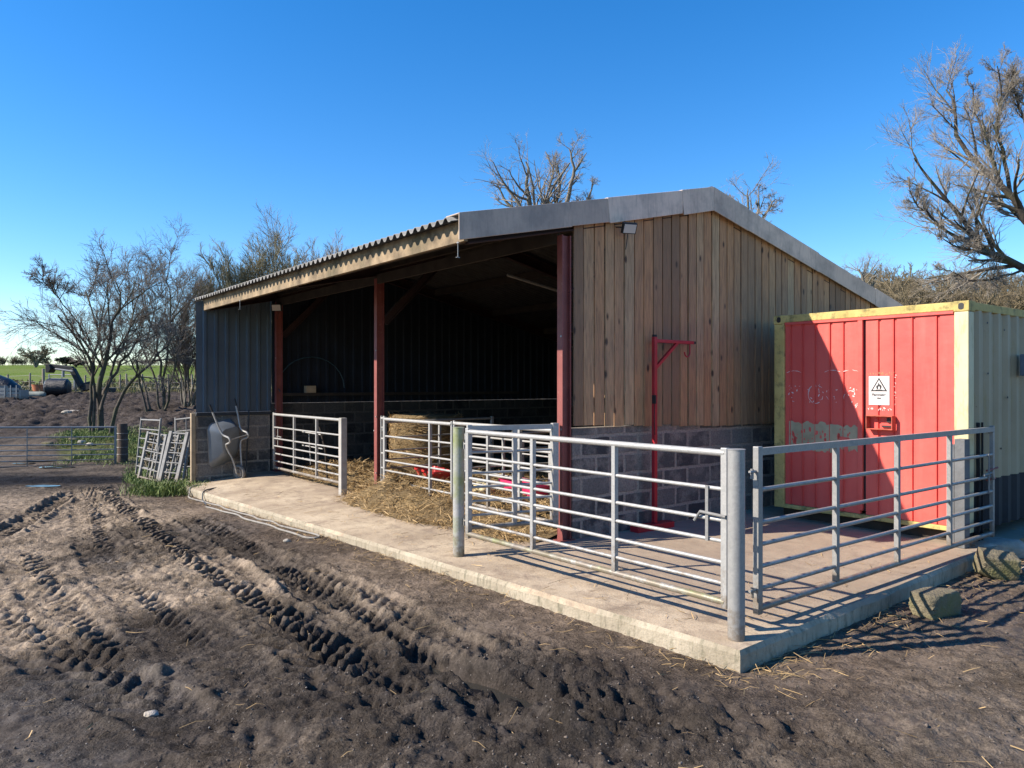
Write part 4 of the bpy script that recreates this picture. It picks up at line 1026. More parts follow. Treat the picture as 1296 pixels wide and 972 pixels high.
keep = (hz_ > .0)&(rng.random(n) < np.where(px_ < .9, 1, .45)); px_, py_, hz_ = px_[keep], py_[keep], hz_[keep]; n = len(px_)
th = rng.uniform(0, 6.283, n); D_ = np.stack([np.cos(th), np.sin(th), rng.normal(.12, .3, n)], 1)
o = fibres('loose_straw', np.stack([px_, py_, hz_+rng.uniform(-.01, .03, n)], 1), D_, rng.uniform(.06, .22, n), rng.uniform(.0018, .0045, n), STRAW, rng.random(n), .25, rng); o.location = BW(0, 0); o.rotation_euler = (0, 0, ANG); o['kind'] = 'stuff'
# litter on the mud, thickest along the slab foot
def litter(n, fn):
    out = []
    while len(out) < n:
        x = rng.uniform(-8, 6.5); y = rng.uniform(3.2, 14)
        if rng.random() < fn(x, y): out.append((x, y))
    return np.array(out)
def dens(x, y):
    d = float(slab_d(np.array([x]), np.array([y]))[0])
    if -1.1 < d < -.05 and toB(x, y)[1] > -3: return .05
    if d < .012: return 0
    return .9*math.exp(-(d/.28)**2)*(.25+.75*(float(vn(x*1.7, y*1.7, 77)) > .45))+.012
P2 = litter(2600, dens); n = len(P2); zz = np.where(slab_d(P2[:, 0], P2[:, 1]) < 0, -.15*(toB(P2[:, 0], P2[:, 1])[1]+3.2)/11.6*.7, ground_h(P2[:, 0], P2[:, 1]))
th = rng.uniform(0, 6.283, n); D_ = np.stack([np.cos(th), np.sin(th), rng.normal(0, .12, n)], 1)
o = fibres('scattered_straw', np.stack([P2[:, 0], P2[:, 1], zz+.012], 1), D_, rng.uniform(.04, .2, n)*np.where(rng.random(n) < .07, 1.8, 1), rng.uniform(.0012, .003, n), STRAW, rng.random(n)*.9, .2, rng); o['kind'] = 'stuff'
# small clods and pebbles strewn on the mud
def clods(n, name, mat, smin, smax):
    th = rng.uniform(-.75, .62, n); rr = 3.2+12*rng.random(n)**1.4; x = rr*np.sin(th); y = rr*np.cos(th)
    ok = (slab_d(x, y) > .05); x, y = x[ok], y[ok]; n = len(x); z = ground_h(x, y); s = rng.uniform(smin, smax, n)*(rng.random(n)**1.5*.8+.3)
    base = np.array([(1,0,0),(0,1,0),(-1,0,0),(0,-1,0),(0,0,.8),(0,0,-.8),(.6,.6,.4),(-.6,.6,.4),(-.6,-.6,.4),(.6,-.6,.4)])
    base = np.array([(1,0,0),(0,1,0),(-1,0,0),(0,-1,0),(0,0,.8),(0,0,-.8)], float)
    V = base[None]*s[:, None, None]*rng.uniform(.55, 1.2, (n, 6, 1)); a = rng.uniform(0, 6.28, n)
    V = np.stack([V[..., 0]*np.cos(a)[:, None]-V[..., 1]*np.sin(a)[:, None], V[..., 0]*np.sin(a)[:, None]+V[..., 1]*np.cos(a)[:, None], V[..., 2]], -1)
    V += np.stack([x, y, z+s*.25], 1)[:, None]
    f = np.array([(0,1,4),(1,2,4),(2,3,4),(3,0,4),(1,0,5),(2,1,5),(3,2,5),(0,3,5)])
    o = np_mesh(name, V.reshape(-1, 3), (np.arange(n)[:, None, None]*6+f[None]).reshape(-1, 3), mat, tri=True); o['kind'] = 'stuff'; return o
clods(7000, 'mud_crumbs', plain('mud_crumb', (.11, .088, .07), .95, 0, .5, 3), .004, .014)
clods(1500, 'gravel_bits', plain('gravel_bit', (.22, .195, .17), .9, 0, .4, 3), .003, .010)
# grass on the bank, at the post and by the barn corner
def grass(n, fn, label, h0, h1, box, w=.004, mat=None):
    x = rng.uniform(box[0], box[1], n*6); y = rng.uniform(box[2], box[3], n*6)
    k = rng.random(n*6) < fn(x, y); x, y = x[k][:n], y[k][:n]; m_ = len(x); z = ground_h(x, y)
    th = rng.uniform(0, 6.283, m_); D_ = np.stack([np.cos(th)*.5, np.sin(th)*.5, np.ones(m_)], 1)
    o = fibres('grass', np.stack([x, y, z-.01], 1), D_, rng.uniform(h0, h1, m_), np.full(m_, w), mat or GRASS, rng.random(m_), .35, rng); o['kind'] = 'stuff'
def fb(x, y): return np.exp(-(((x+12.9)/2.6)**2+((y-24.3)/2.0)**2))*ss(.2, .5, vn(x*1.4, y*1.4, 3))*ss(-.62, -.585, x/y)
grass(16000, fb, '', .03, .13, (-17, -9, 20.5, 28), .007)
def fb2(x, y): return np.exp(-(((x+8.0)/1.5)**2+((y-17.0)/2.8)**2))*ss(.15, .45, vn(x*1.6, y*1.6, 5))*ss(-.52, -.495, x/y)
grass(12000, fb2, '', .03, .14, (-10.5, -6, 13.6, 21), .005)
def fb3(x, y): return np.exp(-(((x+6.15)/.45)**2+((y-13.6)/.32)**2))
grass(1800, fb3, '', .08, .28, (-7, -5.3, 13, 14.4), .006)
def fb4(x, y): return np.exp(-((y-52-3*vn(x*.15, y*.1, 3))/4.5)**2)
grass(9000, fb4, '', .2, .6, (-60, -12, 44, 62), .02, ROUGHG)

# ------------------------------------------------------------------ bale, troughs, things inside
def bale():
    n = 48; rings = []; r0 = .62
    t = thingB('round_bale', 'round straw bale standing on end behind the gates, lit on one side', 'bale', 1.45, 5.22, 0)
    V = []; Fq = []; m_ = 26
    for j in range(m_):
        z = 1.16*j/(m_-1); e = min(1, min(z, 1.16-z)/.10); rr = r0*(.90+.10*math.sqrt(max(0, 1-(1-e)**2)))
        for k in range(n):
            a = 2*math.pi*k/n; q = rr*(1+.05*(float(vn(a*6, z*9, 4))-.5)+.04*(float(vn(a*15, z*22, 6))-.5)); V.append((q*math.cos(a), q*math.sin(a), z))
    for j in range(m_-1):
        for k in range(n): Fq.append((j*n+k, j*n+(k+1) % n, (j+1)*n+(k+1) % n, (j+1)*n+k))
    Fq += [tuple(range((m_-1)*n, m_*n))]
    new_mesh('core', V, Fq, STRAWM, t, smooth=True)
    N = 5000; a = rng.uniform(0, 6.283, N); z = rng.uniform(.02, 1.15, N); P = np.stack([r0*.99*np.cos(a), r0*.99*np.sin(a), z], 1)
    tg = np.stack([-np.sin(a), np.cos(a), rng.normal(0, .35, N)], 1)+np.stack([np.cos(a), np.sin(a), 0*a], 1)*rng.uniform(0, .3, N)[:, None]
    fibres('loose_stalks', P, tg, rng.uniform(.05, .18, N), rng.uniform(.002, .004, N), STRAW, rng.random(N), .2, rng, t)
bale()
def trough(name, label, loc, rz, lx, ly, h, mat, legs=True):
    t = thingB(name, label, 'trough', *loc, rz); m = MB(); z0 = .12
    m.loft([rrect(lx*.42, ly*.38, z0, .05), rrect(lx*.5, ly*.5, z0+h, .06), rrect(lx*.52, ly*.54, z0+h, .065), rrect(lx*.52, ly*.54, z0+h-.03, .065), rrect(lx*.47, ly*.46, z0+h-.02, .05), rrect(lx*.40, ly*.36, z0+.015, .045)])
    m.build('basin', mat, t, smooth=True)
    for sx in (-1, 1):
        m = MB(); m.box(sx*lx*.33-.02, sx*lx*.33+.02, -ly*.45, ly*.45, 0, z0-.001); m.build('foot', DARKM, t)
    return t
trough('feed_trough', 'red feed trough beside the round bale', (.85, 4.02, .08), R(80), .8, .36, .16, REDPL)
trough('feed_trough', 'bright pink trough in the sun on the straw behind the short gate', (.98, 1.86, .10), R(82), .95, .34, .15, PINK)
t = thingB('hand_cart', 'red two wheeled cart with raised handle beside the bale', 'cart', .95, 4.0, .1, R(60))
m = MB(); m.box(-.2, .22, -.12, .12, .10, .19); m.prism([(-.16, .19), (.10, .19), (.02, .28), (-.12, .28)], -.09, .09, 'y'); m.build('body', REDPL, t, bevel=.02)
m = MB(); m.tube([(.2, 0, .15), (.5, .0, .38), (.75, 0, .42)], .015, 8); m.build('handle', DARKM, t)
for s in (-1, 1): m = MB(); m.tube([(0, s*.125, .09), (0, s*.16, .09)], .09, 16); m.build('wheel', BLACK, t)
t = thingB('feed_bag', 'white and yellow paper feed bag slumped on the straw by the troughs', 'bag', .82, 2.62, .10, R(70))
m = MB(); m.loft([rrect(.20, .11, 0, .07), rrect(.23, .13, .07, .09), rrect(.21, .11, .15, .08), rrect(.17, .03, .20, .025)]); m.build('sack', plain('feed_paper', (.62, .52, .30), .7, 0, .3, 5, .004, (.7, .68, .62), .9), t, smooth=True)
t = thingB('pallet_stack', 'dim stack of dark boards against the inside end wall', 'boards', 2.6, 8.1, 0)
for k in range(5): m = MB(); m.box(-.6, .6, -.3, .3, .1*k, .1*k+.07); m.build('board', TIMBERD, t)

# ------------------------------------------------------------------ hose trailing from the barrow
def gpath(px, dz=.012, over=None):
    out = []
    for (u, v) in px:
        D = 10.0
        for _ in range(14):
            x = (u-648)/F*D; zz = gz(x, D)
            if float(slab_d(np.array([x]), np.array([D]))[0]) < 0: zz = -.15*(toB(x, D)[1]+3.2)/11.6
            D = .4*D+.6*F*(CAMZ-zz-dz)/(v-HZ)
        out.append((x, D, zz+dz))
    return out
t = thing('garden_hose', 'pale hose trailing from the wheelbarrow along the foot of the slab', 'hose', (0, 0, 0))
def SF(y): return -1.38-(y+3.2)*.033
def sz(y): return -.15*(y+3.2)/11.6
def foot(y, off):
    p = BW(SF(y)-off, y); return (p.x, p.y, gz(p.x, p.y)+.016)
rnd = random.Random(6)
A = [tuple(BW(-1.0, 8.0, sz(8.0)+.018)), tuple(BW(-1.45, 8.05, sz(8.05)+.018)), tuple(BW(SF(7.9)+.03, 7.95, sz(8)+.02)), tuple(BW(SF(7.8)-.06, 7.75, -.22))]
A += [foot(y, .09+.07*rnd.random()) for y in np.arange(7.5, 2.9, -.35)]+[foot(2.6, .10), foot(2.48, .17), foot(2.6, .26)]+[foot(y, .22+.08*rnd.random()) for y in np.arange(2.95, 6.4, .4)]
m = MB(); m.tube(sm(A, 4), .013, 8); m.build('pipe', PIPEW, t, smooth=True)
m = MB(); Bp = [tuple(BW(-.55, 8.52, 1.19)), tuple(BW(-.55, 8.40, 1.12)), tuple(BW(-.58, 8.41, .5)), tuple(BW(-.66, 8.3, .02)), tuple(BW(-.95, 8.0, sz(8)+.02)), tuple(BW(-1.35, 7.55, sz(7.5)+.018)), tuple(BW(SF(7.2)+.02, 7.2, sz(7.2)+.02)), tuple(BW(SF(7.1)-.06, 7.05, sz(7.1)-.08)), foot(6.8, .12), foot(6.4, .2)]
m.tube(sm(Bp, 5), .011, 8); m.build('dark_length', PIPED, t, smooth=True)

# ------------------------------------------------------------------ bare trees
def nrm(a): return a/(np.linalg.norm(a, axis=-1, keepdims=True)+1e-9)
def grow(P, D, L, R0, R1, K, wob, up, g):
    N = len(P); pts = np.zeros((N, K, 3)); dr = np.zeros((N, K, 3)); pts[:, 0] = P; d = nrm(D); dr[:, 0] = d
    for k in range(1, K):
        d = nrm(d+g.normal(0, wob, (N, 3))+np.array([0, 0, up])); pts[:, k] = pts[:, k-1]+d*(L/(K-1))[:, None]; dr[:, k] = d
    f = np.linspace(0, 1, K)[None]; rad = R0[:, None]*(1-f)+R1[:, None]*f
    return pts, dr, rad
def spawn(pts, dr, rad, L, nper, t0, t1, a0, a1, lf, rf, g, rmin):
    N, K, _ = pts.shape; idx = np.repeat(np.arange(N), nper); n = len(idx); t = g.uniform(t0, t1, n)
    f = t*(K-1); i = np.minimum(f.astype(int), K-2); w = (f-i)[:, None]
    P = pts[idx, i]*(1-w)+pts[idx, i+1]*w; d = dr[idx, i]; r = rad[idx, i]*(1-w[:, 0])+rad[idx, i+1]*w[:, 0]
    q = g.normal(0, 1, (n, 3)); q = nrm(q-d*(q*d).sum(1, keepdims=True)); an = np.radians(g.uniform(a0, a1, n))[:, None]
    return P, nrm(d*np.cos(an)+q*np.sin(an)), L[idx]*lf*g.uniform(.6, 1.25, n)*(1.15-.5*t), np.maximum(r*rf, rmin)
def tubes_np(parts, sides):
    Vs = []; Qs = []; off = 0
    for (pts, rad), S_ in zip(parts, sides):
        N, K, _ = pts.shape; tg = np.gradient(pts, axis=1); tg = nrm(tg); ref = np.array([.31, .17, .93]); a = nrm(np.cross(tg, ref)); b = np.cross(tg, a)
        an = 2*np.pi*np.arange(S_)/S_
        V = pts[:, :, None]+(a[:, :, None]*np.cos(an)[None, None, :, None]+b[:, :, None]*np.sin(an)[None, None, :, None])*rad[:, :, None, None]
        base = (np.arange(N)[:, None, None]*K+np.arange(K-1)[None, :, None])*S_; k = np.arange(S_)[None, None]; k2 = (k+1) % S_
        Q = np.stack([base+k, base+k2, base+S_+k2, base+S_+k], -1).reshape(-1, 4)+off
        Vs.append(V.reshape(-1, 3)); Qs.append(Q); off += N*K*S_
    return np.concatenate(Vs), np.concatenate(Qs)
def tree_parts(g, stems, levels):
    """stems: list of point lists (control points) with start and end radius; levels: dicts"""
    main = []; cur = None
    K0 = 12; P = []; Rr = []; Ls = []
    for pts, r0, r1 in stems:
        c = np.array([tuple(p) for p in sm(pts, 6)]); f = np.linspace(0, len(c)-1, K0); i = np.minimum(f.astype(int), len(c)-2); w = (f-i)[:, None]
        q = c[i]*(1-w)+c[i+1]*w; L = np.linalg.norm(np.diff(q, axis=0), axis=1).sum(); q[1:] += g.normal(0, .008*L, (K0-1, 3)); P.append(q); Rr.append(np.linspace(r0, r1, K0)); Ls.append(L)
    pts = np.array(P); rad = np.array(Rr); L = np.array(Ls); dr = nrm(np.gradient(pts, axis=1)); out = [(pts, rad)]
    for lv in levels:
        p, d, l, r = spawn(pts, dr, rad, L, lv['n'], lv.get('t0', .3), lv.get('t1', 1), lv['a'][0], lv['a'][1], lv['l'], lv.get('r', .6), g, lv['rm'])
        pts, dr, rad = grow(p, d, l, r, np.maximum(r*.35, lv['rm']*.7), lv.get('K', 6), lv.get('w', .13), lv.get('u', .05), g); L = l; out.append((pts, rad))
    return out
def make_tree(name, label, cat, base, stems, levels, seed, bark, twig, nb=2, group=None):
    g = np.random.default_rng(seed); parts = tree_parts(g, stems, levels); t = thing(name, label, cat, base, 0, group); b = np.array(base)
    pp = [(p-b, r) for p, r in parts]
    V, Q = tubes_np(pp[:nb], [10, 6, 5][:nb]); np_mesh('trunk', V, Q, bark, t, smooth=True)
    V, Q = tubes_np(pp[nb:], [4, 3, 3, 3]); np_mesh('crown', V, Q, twig, t); return t
def pstem(pts, r0, r1): return ([PD(*p) for p in pts], r0, r1)
LV = [dict(n=9, a=(24, 55), l=.40, rm=.013, u=.045, t0=.4, w=.09), dict(n=8, a=(22, 52), l=.55, rm=.0075, u=.03, t0=.15, w=.1), dict(n=6, a=(20, 55), l=.62, rm=.005, w=.1, t0=.12, K=5, u=.03), dict(n=4, a=(20, 50), l=.66, rm=.0038, K=4, w=.12, t0=.1)]
# the big multi-stemmed tree on the bank
D = 25.5
st = [pstem([(115, 566, D), (114, 523, D), (117, 480, D), (112, 450, D-.3), (97, 420, D-.6), (72, 396, D-1)], 0.068, 0.023),
      pstem([(117, 560, D), (118, 488, D), (119, 458, D+.3), (124, 428, D+.5), (118, 396, D+.8), (108, 364, D+1)], 0.061, 0.018),
      pstem([(126, 568, D+.2), (127, 514, D+.2), (124, 487, D), (133, 454, D), (140, 420, D-.2), (150, 385, D-.5), (148, 355, D-.5)], 0.115, 0.020),
      pstem([(127, 523, D+.2), (132, 497, D+.3), (150, 463, D+.6), (172, 432, D+1), (196, 413, D+1.4)], 0.072, 0.018),
      pstem([(139, 555, D-.2), (146, 514, D-.2), (162, 487, D-.3), (185, 464, D-.4), (208, 441, D-.3), (224, 418, D)], 0.072, 0.018),
      pstem([(127, 516, D), (137, 488, D+.1), (142, 463, D+.3), (160, 424, D+.6), (172, 385, D+.8), (176, 359, D+1)], 0.058, 0.016),
      pstem([(112, 430, D-.3), (95, 402, D-.8), (72, 374, D-1.1), (54, 350, D-1.2)], 0.025, 0.011)]
make_tree('bare_tree', 'bare many stemmed tree growing on the grassy bank behind the yard gate', 'tree', tuple(PD(125, 562, D)), st, LV, 11, BARKD, TWIG)
D = 34.0
st = [pstem([(208, 522, D), (205, 477, D), (199, 434, D), (186, 395, D), (178, 361, D)], 0.072, 0.018), pstem([(203, 518, D), (197, 486, D), (186, 451, D+.3), (170, 421, D), (160, 391, D)], 0.058, 0.016),
      pstem([(206, 520, D), (209, 468, D), (214, 421, D-.5), (215, 374, D-.8), (208, 346, D-1)], 0.065, 0.016), pstem([(190, 528, D-.5), (180, 496, D-.5), (172, 470, D-.6), (160, 443, D-.7), (150, 412, D-1)], 0.058, 0.014),
      pstem([(209, 516, D), (222, 460, D), (232, 417, D+.5), (238, 374, D+.8)], 0.058, 0.014), pstem([(195, 525, D-.4), (182, 490, D-.4), (178, 451, D), (192, 408, D), (196, 370, D)], 0.050, 0.014)]
make_tree('bare_tree', 'bare tree with a sheaf of upright stems between the bank and the barn corner', 'tree', tuple(PD(203, 525, D)), st, LV, 12, BARKD, TWIG)
# shrubs behind the barn roof
LS = [dict(n=12, a=(10, 36), l=.34, rm=.013, u=.10, t0=.25), dict(n=9, a=(14, 40), l=.55, rm=.009, u=.09, t0=.1, K=5), dict(n=6, a=(15, 45), l=.6, rm=.006, K=4, w=.14, u=.06, t0=.1)]
shr = [(238, 345, 36, 30, 'bare shrub showing just past the barn corner sheet'), (285, 322, 34, 34, 'olive tinged shrub above the low end of the barn roof'), (322, 300, 34, 36, 'tall olive shrub above the eave, left of the gap of sky'), (358, 312, 36, 30, 'small shrub in the dip between the two tall clumps above the roof'),
       (396, 285, 37, 34, 'tallest grey shrub with long straight shoots over the roof'), (430, 300, 38, 32, 'grey shrub right of the tallest shoots over the roof'), (468, 318, 40, 26, 'last low shrub sinking behind the roof sheets')]
for i, (u, v, D, w, lb) in enumerate(shr):
    b = PD(u, 500, D); b.z = gz(b.x, b.y); top = CAMZ-(v-HZ)/F*D; H = top-b.z; g = random.Random(50+i); st = []
    for k in range(13):
        dx = g.uniform(-1.15, 1.15)*w/F*D; p0 = Vector((b.x+dx*.25, b.y+g.uniform(-.4, .4), b.z)); hh_ = H*g.uniform(.62, .86)
        st.append(([p0, p0+Vector((dx*.3, g.uniform(-.4, .4), hh_*.45)), p0+Vector((dx*.8, g.uniform(-.8, .8), hh_))], .05, .012))
    make_tree('bare_shrub', lb, 'shrub', tuple(b), st, LS, 60+i, BARKP, TWIGG if i in (1, 2, 3) else TWIGP if i else TWIG, 1, 'shrubs behind the barn')
# trees showing over the ridge
D = 30.0
st = [pstem([(690, 538, D), (690, 440, D), (688, 330, D), (686, 290, D), (672, 262, D), (666, 228, D), (664, 200, D)], .24, .03), pstem([(687, 320, D), (700, 285, D), (702, 262, D), (708, 228, D), (706, 205, D)], .13, .025),
      pstem([(690, 300, D), (712, 268, D-.4), (722, 238, D-.6), (726, 208, D-.8), (722, 186, D-.8)], .13, .025), pstem([(686, 292, D), (662, 275, D+.3), (640, 252, D+.4), (630, 232, D+.4)], .11, .02),
      pstem([(700, 288, D), (728, 272, D), (744, 250, D), (750, 225, D)], .09, .02), pstem([(680, 275, D), (694, 240, D+.4), (700, 215, D+.4), (690, 190, D+.5)], .08, .018)]
LB = [dict(n=8, a=(28, 62), l=.24, rm=.012, u=.10, t0=.35, w=.1), dict(n=5, a=(25, 60), l=.62, rm=.0075, u=.08, t0=.15, K=5, w=.1), dict(n=4, a=(25, 60), l=.68, rm=.005, K=4, w=.1, u=.06, t0=.1), dict(n=3, a=(25, 55), l=.7, rm=.004, K=4, w=.1, u=.05, t0=.1)]
make_tree('bare_tree', 'bare grey tree with knuckled branches rising behind the barn ridge', 'tree', tuple(PD(690, 538, D)), st, LB, 21, BARKP, TWIGP)
D = 34.0
st = [pstem([(960, 530, D), (960, 440, D), (958, 330, D), (955, 285, D), (948, 255, D), (942, 240, D)], .16, .02), pstem([(957, 310, D), (966, 275, D), (976, 258, D), (982, 250, D)], .08, .016), pstem([(956, 290, D), (940, 268, D), (928, 258, D), (922, 250, D)], .06, .014), pstem([(955, 285, D), (960, 256, D), (960, 236, D)], .06, .014)]
make_tree('bare_tree', 'small bare treetop showing past the right slope of the barn roof', 'tree', tuple(PD(960, 530, D)), st, LB, 22, BARKP, TWIGP)
D = 60.0
st = [pstem([(1098, 478, D), (1097, 380, D), (1092, 350, D), (1088, 340, D)], .2, .03), pstem([(1097, 390, D), (1104, 360, D), (1108, 348, D)], .1, .03), pstem([(1097, 395, D), (1086, 368, D), (1080, 352, D)], .1, .03)]
make_tree('bare_tree', 'faint small treetop where the roof slope meets the wooded hill', 'tree', tuple(PD(1098, 478, D)), st, LB, 23, BARKP, TWIGP)
# the large tree at the right
D = 27.0
st = [pstem([(1440, 546, D), (1430, 440, D), (1395, 385, D), (1340, 358, D), (1296, 338, D-.5), (1262, 318, D-.8), (1236, 304, D-1), (1222, 272, D-1.2), (1200, 252, D-1.5), (1176, 222, D-1.5), (1158, 196, D-1.6)], 0.204, 0.024),
      pstem([(1436, 470, D), (1350, 345, D), (1305, 285, D), (1280, 250, D), (1262, 224, D), (1225, 196, D+.5), (1212, 160, D+.6), (1206, 130, D+.6), (1200, 108, D+.8)], 0.180, 0.024),
      pstem([(1280, 250, D), (1272, 205, D-.3), (1262, 165, D-.6), (1268, 120, D-.8), (1262, 80, D-1)], 0.078, 0.016), pstem([(1268, 230, D), (1250, 180, D), (1236, 140, D+.5), (1230, 105, D+.8)], 0.060, 0.016),
      pstem([(1236, 304, D-1), (1200, 292, D-1.4), (1176, 268, D-1.6), (1162, 258, D-1.8), (1150, 240, D-2)], 0.054, 0.014), pstem([(1296, 338, D-.5), (1262, 350, D-1), (1230, 352, D-1.4), (1200, 340, D-1.6)], 0.048, 0.013),
      pstem([(1262, 318, D-.8), (1232, 316, D-1.5), (1202, 306, D-2), (1182, 292, D-2)], 0.042, 0.012), pstem([(1350, 345, D), (1330, 250, D), (1310, 170, D), (1302, 130, D), (1294, 100, D)], 0.156, 0.020), pstem([(1310, 180, D), (1288, 130, D-.6), (1280, 90, D-1)], 0.060, 0.016),
      pstem([(1430, 440, D), (1450, 300, D), (1430, 190, D), (1440, 100, D)], 0.180, 0.024)]
LR = [dict(n=15, a=(24, 55), l=.18, rm=.013, u=.07, t0=.25, w=.09, K=8), dict(n=7, a=(22, 55), l=.6, rm=.0075, u=.06, t0=.12, w=.1), dict(n=6, a=(20, 52), l=.66, rm=.005, K=5, w=.1, u=.05, t0=.1), dict(n=4, a=(20, 48), l=.7, rm=.0038, K=4, w=.1, u=.05, t0=.08)]
make_tree('bare_tree', 'large bare tree spreading its pale twigs over the cream container', 'tree', tuple(PD(1440, 546, D)), st, LR, 31, BARKD, TWIGP)
# wood on the hill behind the container: one mass
def mass(name, spots, seed, mat, hfun, lv, stemn=3, label=None):
    g = np.random.default_rng(seed); rr = random.Random(seed); st = []
    for (x, y) in spots:
        z = gz(x, y)-.2; H = hfun(rr)
        for k in range(stemn):
            a = rr.uniform(0, 6.28); q = rr.uniform(.15, .34)*H
            p = Vector((x+rr.uniform(-.3, .3), y+rr.uniform(-.3, .3), z)); st.append(([p, p+Vector((math.cos(a)*q*.35, math.sin(a)*q*.35, H*.4)), p+Vector((math.cos(a)*q, math.sin(a)*q, H*rr.uniform(.7, .85)))], .012*H+.02, .006*H+.01))
    parts = tree_parts(g, st, lv); V, Q = tubes_np(parts, [4, 3, 3, 3]); o = np_mesh(name, V, Q, mat); o['kind'] = 'stuff'; return o
LW = [dict(n=7, a=(25, 60), l=.45, rm=.06, u=.06, t0=.3, K=5), dict(n=7, a=(25, 60), l=.5, rm=.035, u=.05, K=4, t0=.15), dict(n=4, a=(25, 60), l=.55, rm=.024, K=3, t0=.1)]
rr = random.Random(4); sp = []
for _ in range(95):
    D = rr.uniform(70, 170); u = rr.uniform(1085, 1420); sp.append(((u-648)/F*D, D))
mass('hill_woodland', sp, 5, WOODB, lambda r: r.uniform(7, 11), LW)
def hedge(name, u0, u1, D0, D1, n, h, seed, mat=HEDGE):
    rr = random.Random(seed); sp = []
    for k in range(n):
        f = rr.random(); D = D0+(D1-D0)*f; u = u0+(u1-u0)*f; sp.append(((u-648)/F*D, D+rr.uniform(-.8, .8)))
    return mass(name, sp, seed, mat, lambda r: r.uniform(*h), [dict(n=8, a=(20, 60), l=.6, rm=.03, K=4, t0=.15), dict(n=6, a=(20, 60), l=.55, rm=.02, K=3, t0=.1)], 2)
hedge('field_hedge', -60, 80, 62, 66, 70, (.35, .8), 7); hedge('field_hedge', 140, 330, 66, 60, 90, (.4, .9), 8); hedge('far_hedgerow', -40, 60, 235, 245, 70, (1.6, 3.4), 9, WOODB); hedge('far_hedgerow', 60, 330, 240, 240, 110, (1.2, 2.6), 10, WOODB)
# under-storey scrub by the barn corner
hedge('bramble_scrub', 205, 244, 21, 19, 26, (.5, 1.1), 13, WOODB)
D = 185.0
b = PD(45, 470, D); b.z = gz(b.x, b.y); st = []
rr = random.Random(8)
for k in range(9):
    a = rr.uniform(0, 6.28); q = rr.uniform(1.5, 4.6); st.append(([b, b+Vector((math.cos(a)*q*.3, math.sin(a)*q*.3, 1.6)), b+Vector((math.cos(a)*q, math.sin(a)*q*.6, rr.uniform(3.2, 4.6)))], .22, .06))
make_tree('round_tree', 'round headed bare tree alone on the far skyline', 'tree', tuple(b), st, [dict(n=9, a=(20, 60), l=.5, rm=.05, K=5), dict(n=8, a=(20, 60), l=.5, rm=.035, K=4, t0=.1), dict(n=5, a=(20, 60), l=.55, rm=.03, K=3, t0=.1)], 41, BARKP, WOODB)
def flat_tree(label, u, v0, v1, D, w, seed):
    b = PD(u, v1, D); b.z = gz(b.x, b.y); H = CAMZ-(v0-HZ)/F*D-b.z; t = thing('evergreen_tree', label, 'tree', tuple(b)); m = MB(); m.tube([(0, 0, 0), (.2, 0, H*.5), (0, 0, H*.95)], [.3, .22, .1], 8); m.build('trunk', BARKD, t)
    g = np.random.default_rng(seed); N = 1500; lay = g.integers(0, 3, N); zz = H*np.array([.97, .86, .72])[lay]+g.normal(0, .12, N); xx = g.uniform(-1, 1, N)*w*np.array([.75, 1, .55])[lay]+np.array([.3, -.6, .5])[lay]; yy = g.uniform(-1, 1, N)*w*.6
    fibres('crown', np.stack([xx, yy, zz], 1), g.normal(0, 1, (N, 3))*np.array([1, 1, .35]), g.uniform(.4, .9, N), g.uniform(.08, .2, N), CEDAR, g.random(N), .2, g, t)
flat_tree('flat topped dark evergreen standing alone right of the round tree', 96, 456, 466, 200, 1.9, 3); flat_tree('dark evergreen branch spread beside the round skyline tree', 83, 452, 466, 195, 1.5, 4)

# ------------------------------------------------------------------ far side of the yard
t = thing('digger_arm', 'dark hydraulic digger arm bent over the wrapped bale at the far fence', 'digger', tuple(PD(118, 492, 46)))
b0 = PD(118, 492, 46)
def RP(u, v, D=46): return PD(u, v, D)-b0
m = MB(); m.beam(RP(104, 488), RP(91.5, 465), .32, .34, (0, 1, 0)); m.build('boom', DARKM, t, bevel=.05)
m = MB(); m.beam(RP(93, 465), RP(64, 461.5), .30, .26, (0, 1, 0)); m.build('dipper', DARKM, t, bevel=.05)
m = MB(); m.prism([(p.x, p.z) for p in (RP(61, 459), RP(66, 459), RP(68, 465), (RP(65, 470)), RP(61, 469.5))], -.3, .3, 'y'); m.build('quick_hitch', DARKM, t, bevel=.03)
m = MB(); m.tube([RP(92, 468, 45.7), RP(70, 465, 45.7)], .06, 8); m.tube([RP(80, 467, 45.7), RP(80, 475, 45.7)], .08, 8); m.build('ram', GALV_OLD, t)
m = MB(); m.beam(RP(102, 489), RP(118, 485), .5, .25, (0, 1, 0)); m.box(.2, 1.2, -.4, .4, -.6, .15); m.build('chassis', DARKM, t, bevel=.05)
def lumpbale(label, u, v, D, r, l, rz, mat, name='wrapped_bale', cat='bale'):
    b = PD(u, v, D); b.z = gz(b.x, b.y); t = thing(name, label, cat, tuple(b), rz); m = MB(); rings = []
    for j in range(13):
        f = j/12; x = (f-.5)*l; q = r*min(1, .72+.9*math.sqrt(min(f, 1-f)+.001))
        rings.append([(x, q*(1+.07*(float(vn(k*.7, j*.6, 4))-.5))*math.cos(2*math.pi*k/24), r+q*(1+.07*(float(vn(k*.7, j*.6, 4))-.5))*math.sin(2*math.pi*k/24)-.05) for k in range(24)])
    m.loft(rings); m.build('film', mat, t, smooth=True); return t
lumpbale('black plastic wrapped bale on the grass in front of the far gate', 73, 499, 44, .52, 1.25, R(12), WRAP)
lumpbale('grey green rolled sheet lying beside the grey crate', 40, 501, 43, .17, 1.5, R(0), plain('faded_cloth', (.20, .22, .19), .8, 0, .3, 3), 'rolled_sheet', 'roll')
